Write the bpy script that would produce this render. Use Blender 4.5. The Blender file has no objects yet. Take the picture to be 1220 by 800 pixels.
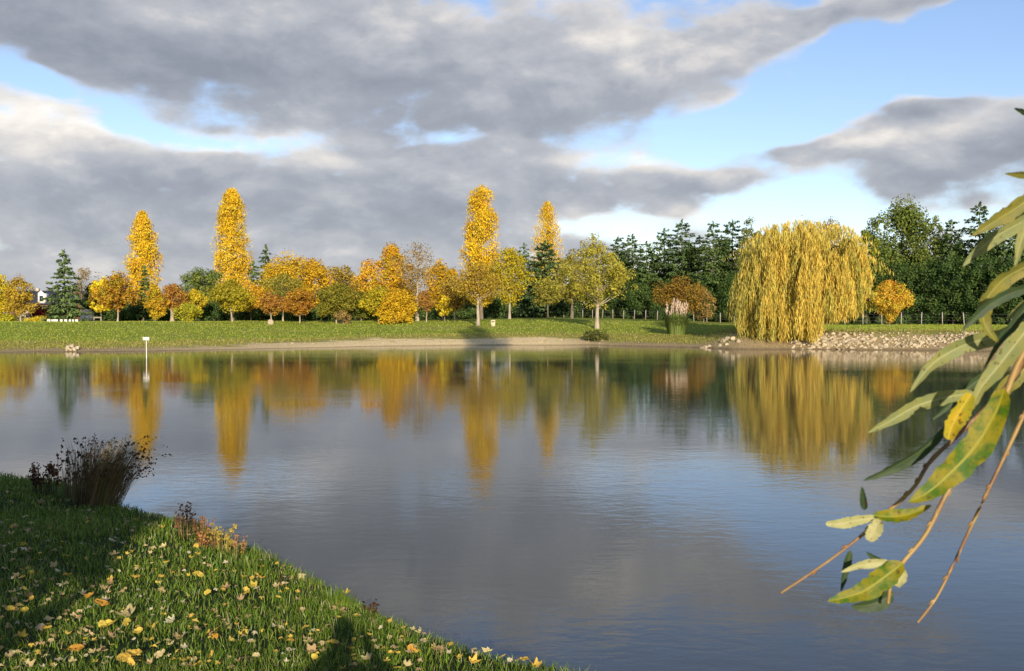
import bpy, math, random
import numpy as np
from mathutils import Vector

SC = bpy.context.scene
COL = SC.collection
rng = np.random.default_rng(7)
random.seed(7)

# ------------------------------------------------------------------ camera
CAM_H, F_PX, PITCH = 2.6, 1197.0, math.atan(26 / 1197.0)
cd = bpy.data.cameras.new('camera')
cam = bpy.data.objects.new('camera', cd)
COL.objects.link(cam)
cam.location = (0, 0, CAM_H)
cam.rotation_euler = (math.pi / 2 - PITCH, 0, 0)
cd.sensor_width = 36.0
cd.lens = 36.0 * F_PX / 1220.0
cd.clip_start, cd.clip_end = 0.05, 20000
cd.dof.use_dof = True
cd.dof.focus_distance = 40.0
cd.dof.aperture_fstop = 20.0
SC.camera = cam

# ------------------------------------------------------------------ light
SUN_EL, SUN_AZ = math.radians(15.0), math.radians(9.0)      # azimuth: to the right of straight behind the camera
SUN = Vector((math.sin(SUN_AZ) * math.cos(SUN_EL), -math.cos(SUN_AZ) * math.cos(SUN_EL), math.sin(SUN_EL)))
sd = bpy.data.lights.new('sun', 'SUN')
sd.energy = 5.0
sd.angle = math.radians(0.5)
sd.color = (1.0, 0.87, 0.68)
so = bpy.data.objects.new('sun', sd)
COL.objects.link(so)
so.rotation_euler = SUN.to_track_quat('Z', 'Y').to_euler()
so.location = SUN * 60

SC.view_settings.view_transform = 'Standard'
SC.view_settings.look = 'None'
SC.view_settings.exposure = 0.28
SC.view_settings.gamma = 1.0
SC.render.engine = 'CYCLES'
SC.cycles.max_bounces = 6
SC.cycles.diffuse_bounces = 2
SC.cycles.glossy_bounces = 3
SC.cycles.transmission_bounces = 3
SC.cycles.caustics_reflective = False
SC.cycles.caustics_refractive = False


class NT:
    """small helper for writing node trees"""
    def __init__(s, tree):
        s.t = tree
        tree.nodes.clear()

    def n(s, typ, **kw):
        nd = s.t.nodes.new(typ)
        for k, v in kw.items():
            setattr(nd, k, v)
        return nd

    def put(s, sock, v):
        if isinstance(v, bpy.types.NodeSocket):
            s.t.links.new(v, sock)
        elif v is not None:
            sock.default_value = v

    def m(s, op, a, b=None, c=None, clamp=False):
        nd = s.n('ShaderNodeMath', operation=op, use_clamp=clamp)
        s.put(nd.inputs[0], a)
        if b is not None: s.put(nd.inputs[1], b)
        if c is not None: s.put(nd.inputs[2], c)
        return nd.outputs[0]

    def v(s, op, a, b=None, c=None):
        nd = s.n('ShaderNodeVectorMath', operation=op)
        s.put(nd.inputs[0], a)
        if b is not None: s.put(nd.inputs[1], b)
        if c is not None: s.put(nd.inputs[2], c)
        return nd.outputs['Value'] if op in ('DOT_PRODUCT', 'LENGTH', 'DISTANCE') else nd.outputs[0]

    def noise(s, vec, scale, detail=4, rough=0.5, dist=0.0):
        nd = s.n('ShaderNodeTexNoise')
        s.put(nd.inputs['Vector'], vec)
        nd.inputs['Scale'].default_value = scale
        nd.inputs['Detail'].default_value = detail
        nd.inputs['Roughness'].default_value = rough
        nd.inputs['Distortion'].default_value = dist
        return nd.outputs[0]

    def smooth(s, x, lo, hi, a=0.0, b=1.0):
        nd = s.n('ShaderNodeMapRange', interpolation_type='SMOOTHSTEP')
        s.put(nd.inputs[0], x)
        nd.inputs[1].default_value, nd.inputs[2].default_value = lo, hi
        s.put(nd.inputs[3], a); s.put(nd.inputs[4], b)
        return nd.outputs[0]

    def ramp(s, x, stops):
        nd = s.n('ShaderNodeValToRGB')
        e = nd.color_ramp.elements
        while len(e) < len(stops): e.new(0.5)
        for el, (p, c) in zip(e, stops):
            el.position = p
            el.color = (*c, 1)
        s.put(nd.inputs[0], x)
        return nd.outputs[0]

    def mix(s, f, a, b):
        nd = s.n('ShaderNodeMix', data_type='RGBA')
        s.put(nd.inputs[0], f)
        for k, v in ((6, a), (7, b)):
            if not isinstance(v, bpy.types.NodeSocket): v = (*v, 1)
            s.put(nd.inputs[k], v)
        return nd.outputs[2]


# ------------------------------------------------------------------ sky: Nishita with a layer of broken cloud
world = bpy.data.worlds.new('World')
SC.world = world
world.use_nodes = True
W = NT(world.node_tree)
tc = W.n('ShaderNodeTexCoord')
D = W.v('NORMALIZE', tc.outputs['Generated'])
sep = W.n('ShaderNodeSeparateXYZ'); W.put(sep.inputs[0], D)
dx, dy, dz = sep.outputs
az = W.m('ARCTAN2', dx, dy)
el = W.m('ARCSINE', dz)
warp_n = W.n('ShaderNodeTexNoise'); W.put(warp_n.inputs['Vector'], W.v('MULTIPLY', D, (1, 1, 2.2)))
warp_n.inputs['Scale'].default_value = 7.0; warp_n.inputs['Detail'].default_value = 4.0
warp = W.v('MULTIPLY', W.v('SUBTRACT', warp_n.outputs['Color'], (0.5, 0.5, 0.5)), (0.09, 0.045, 0))
cmb = W.n('ShaderNodeCombineXYZ'); W.put(cmb.inputs[0], az); W.put(cmb.inputs[1], el)
P = W.v('ADD', cmb.outputs[0], warp)


def ang(px, py):
    a = math.atan((px - 610) / F_PX)
    return a, math.atan((374 - py) / F_PX * math.cos(a))


def field(blobs, base):
    acc = base
    for px, py, rx, ry, rot, w in blobs:
        mp = W.n('ShaderNodeMapping', vector_type='TEXTURE')
        W.put(mp.inputs[0], P)
        a, e = ang(px, py)
        mp.inputs['Location'].default_value = (a, e, 0)
        mp.inputs['Rotation'].default_value = (0, 0, math.radians(rot))
        mp.inputs['Scale'].default_value = (rx / F_PX, ry / F_PX, 1)
        r2 = W.v('DOT_PRODUCT', mp.outputs[0], mp.outputs[0])
        acc = W.m('MULTIPLY_ADD', W.m('POWER', 0.36788, r2), w, acc)
    return acc


cover = field([  # + cloud, - clear sky  (x, y, rx, ry, tilt, weight)
    (380, 50, 470, 105, -3, 0.9), (100, 20, 280, 70, -8, 0.6), (740, 95, 190, 55, 6, 0.50), (880, 82, 70, 34, 6, 0.30),
    (45, 94, 105, 17, -14, -0.95), (215, 162, 95, 11, -5, -0.85), (560, 168, 60, 7, 0, -0.3), (800, 160, 60, 12, 4, -0.35),
    (110, 200, 220, 55, 0, 0.6), (560, 240, 420, 60, 0, 0.65), (860, 218, 110, 14, 3, 0.6), (815, 262, 75, 9, 0, 0.25),
    (1090, 74, 260, 36, 6, -0.95), (925, 140, 95, 42, 24, -1.0), (955, 225, 80, 46, 24, -1.1), (1110, 66, 130, 24, 6, -0.6), (1190, 92, 60, 16, 0, -0.5), (960, 172, 60, 13, 8, 0.55), (930, -60, 330, 52, 0, -1.0), (1000, 254, 170, 15, 3, -0.85), (870, 178, 60, 14, 10, -0.35),
    (1015, 22, 190, 17, 7, 0.95), (880, 45, 110, 20, 12, 0.35), (1160, 74, 50, 9, 8, 0.9), (948, 92, 44, 13, 6, 0.55), (1115, 125, 36, 11, 0, .6),
    (1050, 122, 72, 20, 2, 1.1), (905, 175, 60, 20, 10, 0.45), (1010, 178, 110, 24, 14, 0.70), (1150, 185, 150, 42, 10, 0.95), (1150, 238, 110, 12, 3, 0.35),
    (720, 275, 110, 12, 0, -0.5), (260, 330, 540, 50, 0, 0.75), (330, 275, 330, 34, 0, 0.3),
], 0.09)
bright = field([
    (330, 105, 330, 46, -5, -0.22), (90, 55, 190, 32, -8, -0.10), (650, 145, 200, 22, 4, -0.10),
    (560, 40, 260, 44, 0, 0.18), (330, 6, 330, 20, 0, 0.12), (740, 60, 70, 30, 20, 0.22), (840, 66, 80, 24, 10, 0.22), (840, 130, 60, 12, 10, 0.22),
    (60, 145, 130, 32, -6, 0.42), (40, 178, 50, 16, 0, 0.22), (320, 168, 75, 14, 0, 0.36), (360, 196, 80, 9, 0, 0.26), (735, 192, 75, 15, 0, 0.46), (850, 210, 90, 10, 0, 0.24), (620, 172, 90, 9, 0, 0.16),
    (150, 240, 240, 36, 0, -0.08), (560, 240, 380, 34, 0, -0.08), (430, 335, 700, 40, 0, 0.06),
    (1000, 6, 190, 10, 6, 0.18), (1130, 215, 160, 26, 8, -0.16), (1060, 104, 70, 14, 2, 0.30), (1060, 140, 60, 12, 2, -0.12), (1160, 148, 100, 20, 10, 0.34), (1020, 160, 60, 14, 14, 0.2), (1165, 68, 50, 9, 8, 0.25), (880, 262, 240, 14, 0, 0.25),
], 0.50)
Dn = W.v('MULTIPLY', D, (1, 1, 2.0))
n1 = W.noise(Dn, 7.0, 9, 0.58, 0.25)
n1b = W.noise(W.v('ADD', Dn, (0.014, 0.0, 0.035)), 7.0, 7, 0.58, 0.25)
n2 = W.noise(W.v('MULTIPLY', D, (1, 1, 1.9)), 20.0, 8, 0.6, 0.15)
n2b = W.noise(W.v('ADD', W.v('MULTIPLY', D, (1, 1, 1.9)), (0.006, 0.0, 0.014)), 20.0, 6, 0.6, 0.15)
dens = W.m('ADD', cover, W.m('MULTIPLY_ADD', n1, 1.25, -0.62))
vo = W.n('ShaderNodeTexVoronoi', feature='F1')
W.put(vo.inputs['Vector'], W.v('ADD', W.v('MULTIPLY', D, (1, 1, 1.8)), W.v('MULTIPLY', W.v('SUBTRACT', warp_n.outputs['Color'], (0.5, 0.5, 0.5)), (0.10, 0.10, 0.08))))
vo.inputs['Scale'].default_value = 11.0; vo.inputs['Detail'].default_value = 1.6; vo.inputs['Roughness'].default_value = 0.55
vo.inputs['Randomness'].default_value = 1.0
bil = W.m('SUBTRACT', 0.5, vo.outputs['Distance'])
dens = W.m('ADD', dens, W.m('MULTIPLY_ADD', n2, 1.05, -0.525))
dens = W.m('ADD', dens, W.m('MULTIPLY', bil, 0.75))
mask = W.smooth(dens, -0.26, 0.40)
relief = W.m('ADD', W.m('MULTIPLY', W.m('SUBTRACT', n1, n1b), 1.1), W.m('MULTIPLY', W.m('SUBTRACT', n2, n2b), 0.3))
edge = W.smooth(dens, -0.05, 0.6, 0.27, 0.0)
sh = W.m('ADD', W.m('ADD', bright, relief), W.m('ADD', edge, W.m('ADD', W.m('MULTIPLY', bil, 0.30), W.m('MULTIPLY_ADD', n2, 0.22, -0.11))))
ccol = W.ramp(sh, [(0.0, (0.235, 0.255, 0.30)), (0.3, (0.315, 0.335, 0.38)), (0.55, (0.435, 0.445, 0.475)),
                   (0.8, (0.68, 0.645, 0.61)), (1.0, (0.90, 0.85, 0.78))])
sky = W.n('ShaderNodeTexSky', sky_type='NISHITA')
sky.sun_disc = False
sky.sun_elevation = SUN_EL
sky.sun_rotation = math.pi - SUN_AZ
sky.altitude = 100
sky.dust_density = 0.2
sky.air_density = 1.0
sky.ozone_density = 2.2
bg1 = W.n('ShaderNodeBackground'); W.put(bg1.inputs[0], W.v('MULTIPLY', sky.outputs[0], (1.0, 0.92, 1.0))); bg1.inputs[1].default_value = 0.15
bg2 = W.n('ShaderNodeBackground'); W.put(bg2.inputs[0], ccol); bg2.inputs[1].default_value = 1.0
ms = W.n('ShaderNodeMixShader'); W.put(ms.inputs[0], W.m('MULTIPLY', mask, 0.97))
W.t.links.new(bg1.outputs[0], ms.inputs[1]); W.t.links.new(bg2.outputs[0], ms.inputs[2])
wo = W.n('ShaderNodeOutputWorld'); W.t.links.new(ms.outputs[0], wo.inputs[0])
world.cycles.sampling_method = 'MANUAL'
world.cycles.sample_map_resolution = 512


# ------------------------------------------------------------------ helpers
def at(px, py, Y):
    """the point of the place seen at photo pixel (px, py), Y metres out"""
    u, v = (px - 610) / F_PX, (400 - py) / F_PX
    c, s = math.cos(PITCH), math.sin(PITCH)
    d = (u, c + v * s, v * c - s)
    k = Y / d[1]
    return Vector((d[0] * k, Y, CAM_H + d[2] * k))


def mesh(name, V, F, C=None, mat=None, smooth=False, attr=None):
    V = np.asarray(V, np.float32); F = np.asarray(F, np.int32)
    me = bpy.data.meshes.new(name)
    k = F.shape[1]
    me.vertices.add(len(V)); me.vertices.foreach_set('co', V.ravel())
    me.loops.add(F.size); me.loops.foreach_set('vertex_index', F.ravel())
    me.polygons.add(len(F))
    me.polygons.foreach_set('loop_start', np.arange(0, F.size, k, dtype=np.int32))
    me.update(calc_edges=True)
    if C is not None:
        a = me.color_attributes.new('Col', 'FLOAT_COLOR', 'POINT')
        c4 = np.ones((len(V), 4), np.float32); c4[:, :3] = C
        a.data.foreach_set('color', c4.ravel())
    if attr:
        for k2, arr in attr.items():
            me.attributes.new(k2, 'FLOAT', 'POINT').data.foreach_set('value', np.asarray(arr, np.float32))
    if smooth: me.polygons.foreach_set('use_smooth', np.ones(len(F), bool))
    if mat: me.materials.append(mat)
    me.validate()
    return me


def link(name, me, parent=None, loc=None):
    o = bpy.data.objects.new(name, me)
    COL.objects.link(o)
    if parent: o.parent = parent
    if loc is not None: o.location = loc
    return o


def tag(o, label=None, cat=None, group=None, kind=None):
    if label: o['label'] = label
    if cat: o['category'] = cat
    if group: o['group'] = group
    if kind: o['kind'] = kind
    return o


def thing(name, label, cat, loc, group=None, rz=0.0):
    o = bpy.data.objects.new(name, None)
    o.empty_display_size = 0.3
    COL.objects.link(o); o.location = loc; o.rotation_euler = (0, 0, rz)
    return tag(o, label, cat, group)


class MB:
    """collects boxes, tubes and prisms into one mesh of quads"""
    def __init__(s): s.V, s.F = [], []

    def quads(s, V, F):
        b = sum(len(v) for v in s.V)
        s.V.append(np.asarray(V, float)); s.F.append(np.asarray(F, int) + b)

    def box(s, c, size, rz=0.0, tilt=0.0):
        x, y, z = np.array(size) / 2
        V = np.array([(a * x, b * y, d * z) for d in (-1, 1) for b in (-1, 1) for a in (-1, 1)])
        ct, st = math.cos(tilt), math.sin(tilt)
        V = V @ np.array([[ct, 0, -st], [0, 1, 0], [st, 0, ct]])
        cr, sr = math.cos(rz), math.sin(rz)
        V = V @ np.array([[cr, sr, 0], [-sr, cr, 0], [0, 0, 1]]) + np.array(c)
        s.quads(V, [(0, 2, 3, 1), (4, 5, 7, 6), (0, 1, 5, 4), (2, 6, 7, 3), (0, 4, 6, 2), (1, 3, 7, 5)])
        return s

    def tube(s, pts, rad, n=7):
        pts = np.asarray(pts, float); m = len(pts)
        rad = np.broadcast_to(np.asarray(rad, float), (m,))
        t = np.gradient(pts, axis=0)
        t /= np.linalg.norm(t, axis=1)[:, None] + 1e-9
        ref = np.where(np.abs(t[:, 2:3]) > 0.9, np.array([[1.0, 0, 0]]), np.array([[0, 0, 1.0]]))
        u = np.cross(t, ref); u /= np.linalg.norm(u, axis=1)[:, None] + 1e-9
        w = np.cross(t, u)
        a = np.linspace(0, 2 * math.pi, n, endpoint=False)
        V = (pts[:, None] + rad[:, None, None] * (np.cos(a)[None, :, None] * u[:, None] + np.sin(a)[None, :, None] * w[:, None])).reshape(-1, 3)
        F = [(i * n + j, i * n + (j + 1) % n, (i + 1) * n + (j + 1) % n, (i + 1) * n + j) for i in range(m - 1) for j in range(n)]
        s.quads(V, F)
        return s

    def prism(s, prof, y0, y1):
        """profile of 4 points in x,z pushed along y"""
        V = [(x, y0, z) for x, z in prof] + [(x, y1, z) for x, z in prof]
        s.quads(V, [(0, 1, 2, 3), (7, 6, 5, 4)] + [(i, i + 4, (i + 1) % 4 + 4, (i + 1) % 4) for i in range(4)])
        return s

    def build(s, name, mat, parent=None, smooth=False, loc=None):
        me = mesh(name, np.concatenate(s.V), np.concatenate(s.F), None, mat, smooth)
        return link(name, me, parent, loc)


# ------------------------------------------------------------------ materials
def material(name):
    m = bpy.data.materials.new(name); m.use_nodes = True
    return m, NT(m.node_tree)


def out(T, sh, disp=None):
    o = T.n('ShaderNodeOutputMaterial')
    T.t.links.new(sh, o.inputs[0])


def pbsdf(T, col, rough=0.8, spec=0.3, normal=None):
    p = T.n('ShaderNodeBsdfPrincipled')
    if not isinstance(col, bpy.types.NodeSocket): col = (*col, 1)
    T.put(p.inputs['Base Color'], col)
    T.put(p.inputs['Roughness'], rough)
    p.inputs['Specular IOR Level'].default_value = spec
    if normal is not None: T.put(p.inputs['Normal'], normal)
    return p.outputs[0]


def bump(T, h, dist=0.02, strength=1.0):
    b = T.n('ShaderNodeBump'); b.inputs['Distance'].default_value = dist; b.inputs['Strength'].default_value = strength
    T.put(b.inputs['Height'], h)
    return b.outputs[0]


def leaf_material(name, trans=0.3, gloss=0.0, backmix=None):
    m, T = material(name)
    a = T.n('ShaderNodeAttribute', attribute_name='Col')
    c = a.outputs['Color']
    d = T.n('ShaderNodeBsdfDiffuse'); T.put(d.inputs[0], c)
    t = T.n('ShaderNodeBsdfTranslucent'); T.put(t.inputs[0], c)
    mx = T.n('ShaderNodeMixShader'); mx.inputs[0].default_value = trans
    T.t.links.new(d.outputs[0], mx.inputs[1]); T.t.links.new(t.outputs[0], mx.inputs[2])
    sh = mx.outputs[0]
    if gloss:
        g = T.n('ShaderNodeBsdfGlossy'); g.inputs['Roughness'].default_value = 0.45
        g.inputs[0].default_value = (1, 1, 1, 1)
        m2 = T.n('ShaderNodeMixShader'); m2.inputs[0].default_value = gloss
        T.t.links.new(sh, m2.inputs[1]); T.t.links.new(g.outputs[0], m2.inputs[2]); sh = m2.outputs[0]
    out(T, sh)
    return m


M_LEAF = leaf_material('foliage', 0.3)
M_NEEDLE = leaf_material('needles', 0.12)
M_GRASS = leaf_material('grass_blades', 0.35, 0.03)


def bark_material(name, c1, c2, sc=6.0):
    m, T = material(name)
    g = T.n('ShaderNodeTexCoord').outputs['Object']
    n = T.noise(T.v('MULTIPLY', g, (1, 1, 0.25)), sc, 5, 0.65)
    out(T, pbsdf(T, T.ramp(n, [(0.3, c1), (0.7, c2)]), 0.9, 0.2, bump(T, n, 0.03)))
    return m


M_BARK = bark_material('grey_bark', (0.09, 0.07, 0.05), (0.26, 0.21, 0.155))
M_PALE = bark_material('pale_bark', (0.24, 0.19, 0.13), (0.50, 0.43, 0.32))
M_DARKBARK = bark_material('dark_bark', (0.045, 0.035, 0.028), (0.12, 0.09, 0.065))
M_WOOD = bark_material('weathered_post_wood', (0.25, 0.22, 0.18), (0.50, 0.46, 0.38), 9)


def plain(name, c, rough=0.7, var=0.12, sc=5.0, spec=0.3):
    m, T = material(name)
    n = T.noise(T.n('ShaderNodeTexCoord').outputs['Object'], sc, 5, 0.6)
    lo = tuple(x * (1 - var) for x in c); hi = tuple(min(1, x * (1 + var)) for x in c)
    out(T, pbsdf(T, T.ramp(n, [(0.3, lo), (0.7, hi)]), rough, spec, bump(T, n, 0.004)))
    return m


# ground: grass, dry grass and earth by distance from the waterline
def ground_material(name, near):
    m, T = material(name)
    pos = T.n('ShaderNodeNewGeometry').outputs['Position']
    d = T.n('ShaderNodeAttribute', attribute_name='shore').outputs['Fac']
    sand = T.n('ShaderNodeAttribute', attribute_name='sand').outputs['Fac']
    rub = T.n('ShaderNodeAttribute', attribute_name='rubble').outputs['Fac']
    nf = T.noise(pos, 3.0 if near else 0.9, 8, 0.62)
    nb = T.noise(T.v('MULTIPLY', pos, (0.35, 1, 1)), 0.33, 5, 0.6)
    nn = T.noise(pos, 7.0, 4, 0.6)
    if near:
        col = T.ramp(nf, [(0.3, (0.018, 0.026, 0.008)), (0.55, (0.03, 0.05, 0.012)), (0.75, (0.055, 0.06, 0.022))])
        h = nf
    else:
        g = T.ramp(nf, [(0.25, (0.14, 0.19, 0.02)), (0.5, (0.20, 0.25, 0.028)), (0.75, (0.27, 0.29, 0.045))])
        dry = T.ramp(nn, [(0.25, (0.23, 0.20, 0.055)), (0.75, (0.38, 0.32, 0.11))])
        g = T.mix(T.smooth(nb, 0.48, 0.68, 0.0, 0.55), g, dry)
        dd = T.m('ADD', d, T.m('MULTIPLY_ADD', nb, 4.0, -2.0))
        g = T.mix(T.smooth(dd, 8.5, 5.5, 0.0, 0.6), g, dry)
        earth = T.ramp(nn, [(0.2, (0.17, 0.12, 0.06)), (0.5, (0.34, 0.25, 0.13)), (0.8, (0.56, 0.46, 0.28))])
        pale = T.ramp(nn, [(0.2, (0.44, 0.32, 0.15)), (0.5, (0.76, 0.58, 0.31)), (0.8, (0.88, 0.74, 0.46))])
        earth = T.mix(sand, earth, pale)
        nm_ = T.noise(T.v('MULTIPLY', pos, (.6, 1, 1)), 0.9, 4, .6)
        lim = T.m('MULTIPLY_ADD', rub, 1.7, T.m('MULTIPLY_ADD', sand, 2.2, 1.9))
        e = T.m('SUBTRACT', T.m('ADD', d, T.m('MULTIPLY_ADD', nb, 6.0, -3.0)), lim)
        e = T.m('ADD', T.m('ADD', e, T.m('MULTIPLY_ADD', nn, 2.0, -1.0)), T.m('MULTIPLY_ADD', nm_, 5.0, -2.5))
        g = T.mix(T.smooth(e, 0.9, -0.7), g, earth)
        col = T.mix(T.smooth(d, 0.7, 0.1, 0.0, 0.6), g, (0.10, 0.075, 0.045))   # wet earth at the waterline
        h = T.m('ADD', nf, nn)
    out(T, pbsdf(T, col, 0.95, 0.1, bump(T, h, 0.05 if not near else 0.04)))
    return m


def water_material():
    m, T = material('lake_water')
    pos = T.n('ShaderNodeNewGeometry').outputs['Position']
    p1 = T.v('MULTIPLY', pos, (0.55, 1.0, 1.0))
    swell = T.noise(p1, 1.1, 3, 0.5, 0.3)
    rip = T.noise(p1, 5.5, 4, 0.55, 0.4)
    fine = T.noise(p1, 17.0, 2, 0.5)
    patch = T.smooth(T.noise(T.v('MULTIPLY', pos, (0.5, 1.0, 1)), 0.11, 3, 0.5), 0.38, 0.62, 0.35, 1.0)
    h = T.m('ADD', T.m('MULTIPLY', swell, 0.0065), T.m('ADD', T.m('MULTIPLY', rip, 0.0048), T.m('MULTIPLY', fine, 0.0009)))
    h = T.m('MULTIPLY', h, patch)
    b = T.n('ShaderNodeBump'); b.inputs['Distance'].default_value = 1.0; b.inputs['Strength'].default_value = 0.62
    T.put(b.inputs['Height'], h)
    p = T.n('ShaderNodeBsdfPrincipled')
    p.inputs['Base Color'].default_value = (0.060, 0.060, 0.048, 1)
    p.inputs['Roughness'].default_value = 0.03
    p.inputs['IOR'].default_value = 1.333
    T.put(p.inputs['Normal'], b.outputs[0])
    out(T, p.outputs[0])
    return m


M_FARGROUND = ground_material('bank_grass', False)
M_NEARGROUND = ground_material('lawn_soil', True)
M_WATER = water_material()

# ------------------------------------------------------------------ terrain
NEAR = [(-62, 42), (-40, 30), (-22, 22.4), (-14, 18.1), (-9.0, 15.1), (-6.5, 13.55), (-5.35, 12.85), (-4.05, 11.35), (-3.05, 10.5), (-1.85, 8.95),
        (-0.88, 7.62), (-0.38, 6.92), (0.14, 6.5), (0.58, 6.15), (1.2, 5.3), (2.2, 4.3), (5, 3.3), (9, 2), (16, 2.0), (25, 8)]
FAR = [(34, 24), (48, 45), (49, 62), (35.3, 69.2), (31.9, 70.7), (23.6, 72.4), (16.1, 74.1), (13.6, 77.8), (6.2, 83), (-3.5, 83),
       (-10.7, 79.8), (-19.2, 74.1), (-25.4, 69.2), (-34.5, 67.7), (-50, 63), (-64, 56)]
LAKE = np.array(NEAR + FAR, float)
# slightly wavy shoreline
def densify(P, step=1.6):
    o = []
    for a, b in zip(P, np.roll(P, -1, 0)):
        n = max(1, int(np.linalg.norm(b - a) / step))
        for i in range(n):
            o.append(a + (b - a) * i / n)
    return np.array(o)
LK = densify(LAKE)
_k = np.arange(len(LK))
amp = np.where(LK[:, 1] > 50, 0.55, np.where(LK[:, 0] > -12, 0.05, 0.3))
LK = LK + (amp * (np.sin(_k * 1.3) + np.sin(_k * 0.57 + 2) + 0.6 * np.sin(_k * 2.9)))[:, None] * np.array([[0.2, 0.5]])


def shore_dist(x, y):
    """signed distance from the waterline, positive on land"""
    P = np.stack([x, y], -1).reshape(-1, 2)
    best = np.full(len(P), 1e9); inside = np.zeros(len(P), bool)
    for a, b in zip(LK, np.roll(LK, -1, 0)):
        ab = b - a
        t = np.clip(((P - a) @ ab) / (ab @ ab), 0, 1)
        best = np.minimum(best, ((P - a - t[:, None] * ab) ** 2).sum(1))
        c = ((a[1] > P[:, 1]) != (b[1] > P[:, 1]))
        with np.errstate(divide='ignore', invalid='ignore'):
            xi = a[0] + (P[:, 1] - a[1]) / (b[1] - a[1]) * ab[0]
        inside ^= c & (P[:, 0] < xi)
    d = np.sqrt(best)
    return np.where(inside, -d, d).reshape(np.shape(x))


def sstep(x, a, b):
    t = np.clip((np.asarray(x, float) - a) / (b - a), 0, 1)
    return t * t * (3 - 2 * t)


def lumps(x, y, f=1.0):
    return (np.sin(x * 0.9 * f + 1.3 * np.sin(y * 0.6 * f)) + np.sin(y * 1.1 * f + 1.7 * np.sin(x * 0.5 * f + 1)) + 0.5 * np.sin((x + y) * 2.3 * f)) / 2.5


def height(x, y, d=None):
    x = np.asarray(x, float); y = np.asarray(y, float)
    if d is None: d = shore_dist(x, y)
    a = x / np.maximum(y, 1.0)
    nearw = 1 - sstep(y, 26, 40)
    zn = 0.40 * sstep(d, -0.10, 0.42) + 0.55 * (1 - np.exp(-np.maximum(d, 0) / 3.6)) + 0.035 * lumps(x, y, 1.6) * sstep(d, 0.3, 1.5)
    # far bank
    zp = np.interp(a, [-0.6, -0.25, -0.08, 0.03, 0.10, 0.2, 0.26], [1.78, 1.76, 1.86, 1.98, 1.86, 1.5, 1.36])
    zl = np.interp(d, [0, 1.5, 4, 8, 18, 30, 40], [0, .14, .34, .55, 1.14, 1.78, 1.70])
    zc = np.interp(d, [0, 1.2, 4, 6, 14, 25, 40], [0, .20, .52, .78, 1.42, 1.95, 1.98])
    zr = np.interp(d, [0, 0.6, 3.6, 5, 12, 40], [0, .15, 1.12, 1.28, 1.36, 1.40])
    wl = 1 - sstep(a, -0.22, -0.05)
    wr = sstep(a, 0.175, 0.225)
    zs = wl * zl + (1 - wl) * zc
    zs = zs * zp / np.where(wl > 0.5, 1.76, 1.95)
    zf = zs * (1 - wr) + zr * wr + 0.05 * lumps(x, y, 0.5) * sstep(d, 2, 8) + 0.025 * lumps(x, y, 2.2) * sstep(d, 0.2, 2)
    z = zn * nearw + zf * (1 - nearw)
    return np.where(d < -0.1, np.maximum(-0.45 * np.minimum(1.0, (-d - 0.1) / 0.4) - 0.12 * np.maximum(-d - 0.5, 0), -1.6), z)


class Field:
    """the waterline distance sampled once on a grid and looked up after that"""
    def __init__(s, x0, x1, y0, y1, st):
        s.x0, s.y0, s.st = x0, y0, st
        s.xs, s.ys = np.arange(x0, x1, st), np.arange(y0, y1, st)
        X_, Y_ = np.meshgrid(s.xs, s.ys)
        s.d = shore_dist(X_.ravel(), Y_.ravel()).reshape(X_.shape)

    def __call__(s, x, y):
        x, y = np.asarray(x, float), np.asarray(y, float)
        u = np.clip((x - s.x0) / s.st, 0, len(s.xs) - 1.001); v = np.clip((y - s.y0) / s.st, 0, len(s.ys) - 1.001)
        i, j = u.astype(int), v.astype(int); f, g = u - i, v - j
        d = s.d
        return (d[j, i] * (1 - f) + d[j, i + 1] * f) * (1 - g) + (d[j + 1, i] * (1 - f) + d[j + 1, i + 1] * f) * g


FN, FF = Field(-16, 8, -4, 18.6, .08), Field(-75, 95, 58, 200, .6)


def fast_dist(x, y):
    x, y = np.asarray(x, float), np.asarray(y, float)
    if np.min(y) > 58 and np.max(y) < 199 and np.max(np.abs(x)) < 74: return FF(x, y)
    if np.max(y) < 18.5 and np.min(y) > -4 and np.min(x) > -16 and np.max(x) < 8: return FN(x, y)
    return shore_dist(x, y)


def gz(x, y):
    x, y = np.array([float(x)]), np.array([float(y)])
    return float(height(x, y, fast_dist(x, y))[0])


def grid(xs, ys):
    X, Y = np.meshgrid(xs, ys)
    n, m = len(xs), len(ys)
    i = np.arange((m - 1) * (n - 1)); r, c = i // (n - 1), i % (n - 1)
    b = r * n + c
    return X.ravel(), Y.ravel(), np.stack([b, b + 1, b + n + 1, b + n], -1)


def spread(lo, hi, step, far):
    core = np.arange(lo, hi + 1e-6, step)
    out_, v, s = [], hi, step
    while v < far:
        s *= 1.5; v += s; out_.append(v)
    out2, v, s = [], lo, step
    while v > -far:
        s *= 1.5; v -= s; out2.append(v)
    return np.concatenate([np.array(out2[::-1]), core, np.array(out_)])


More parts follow.
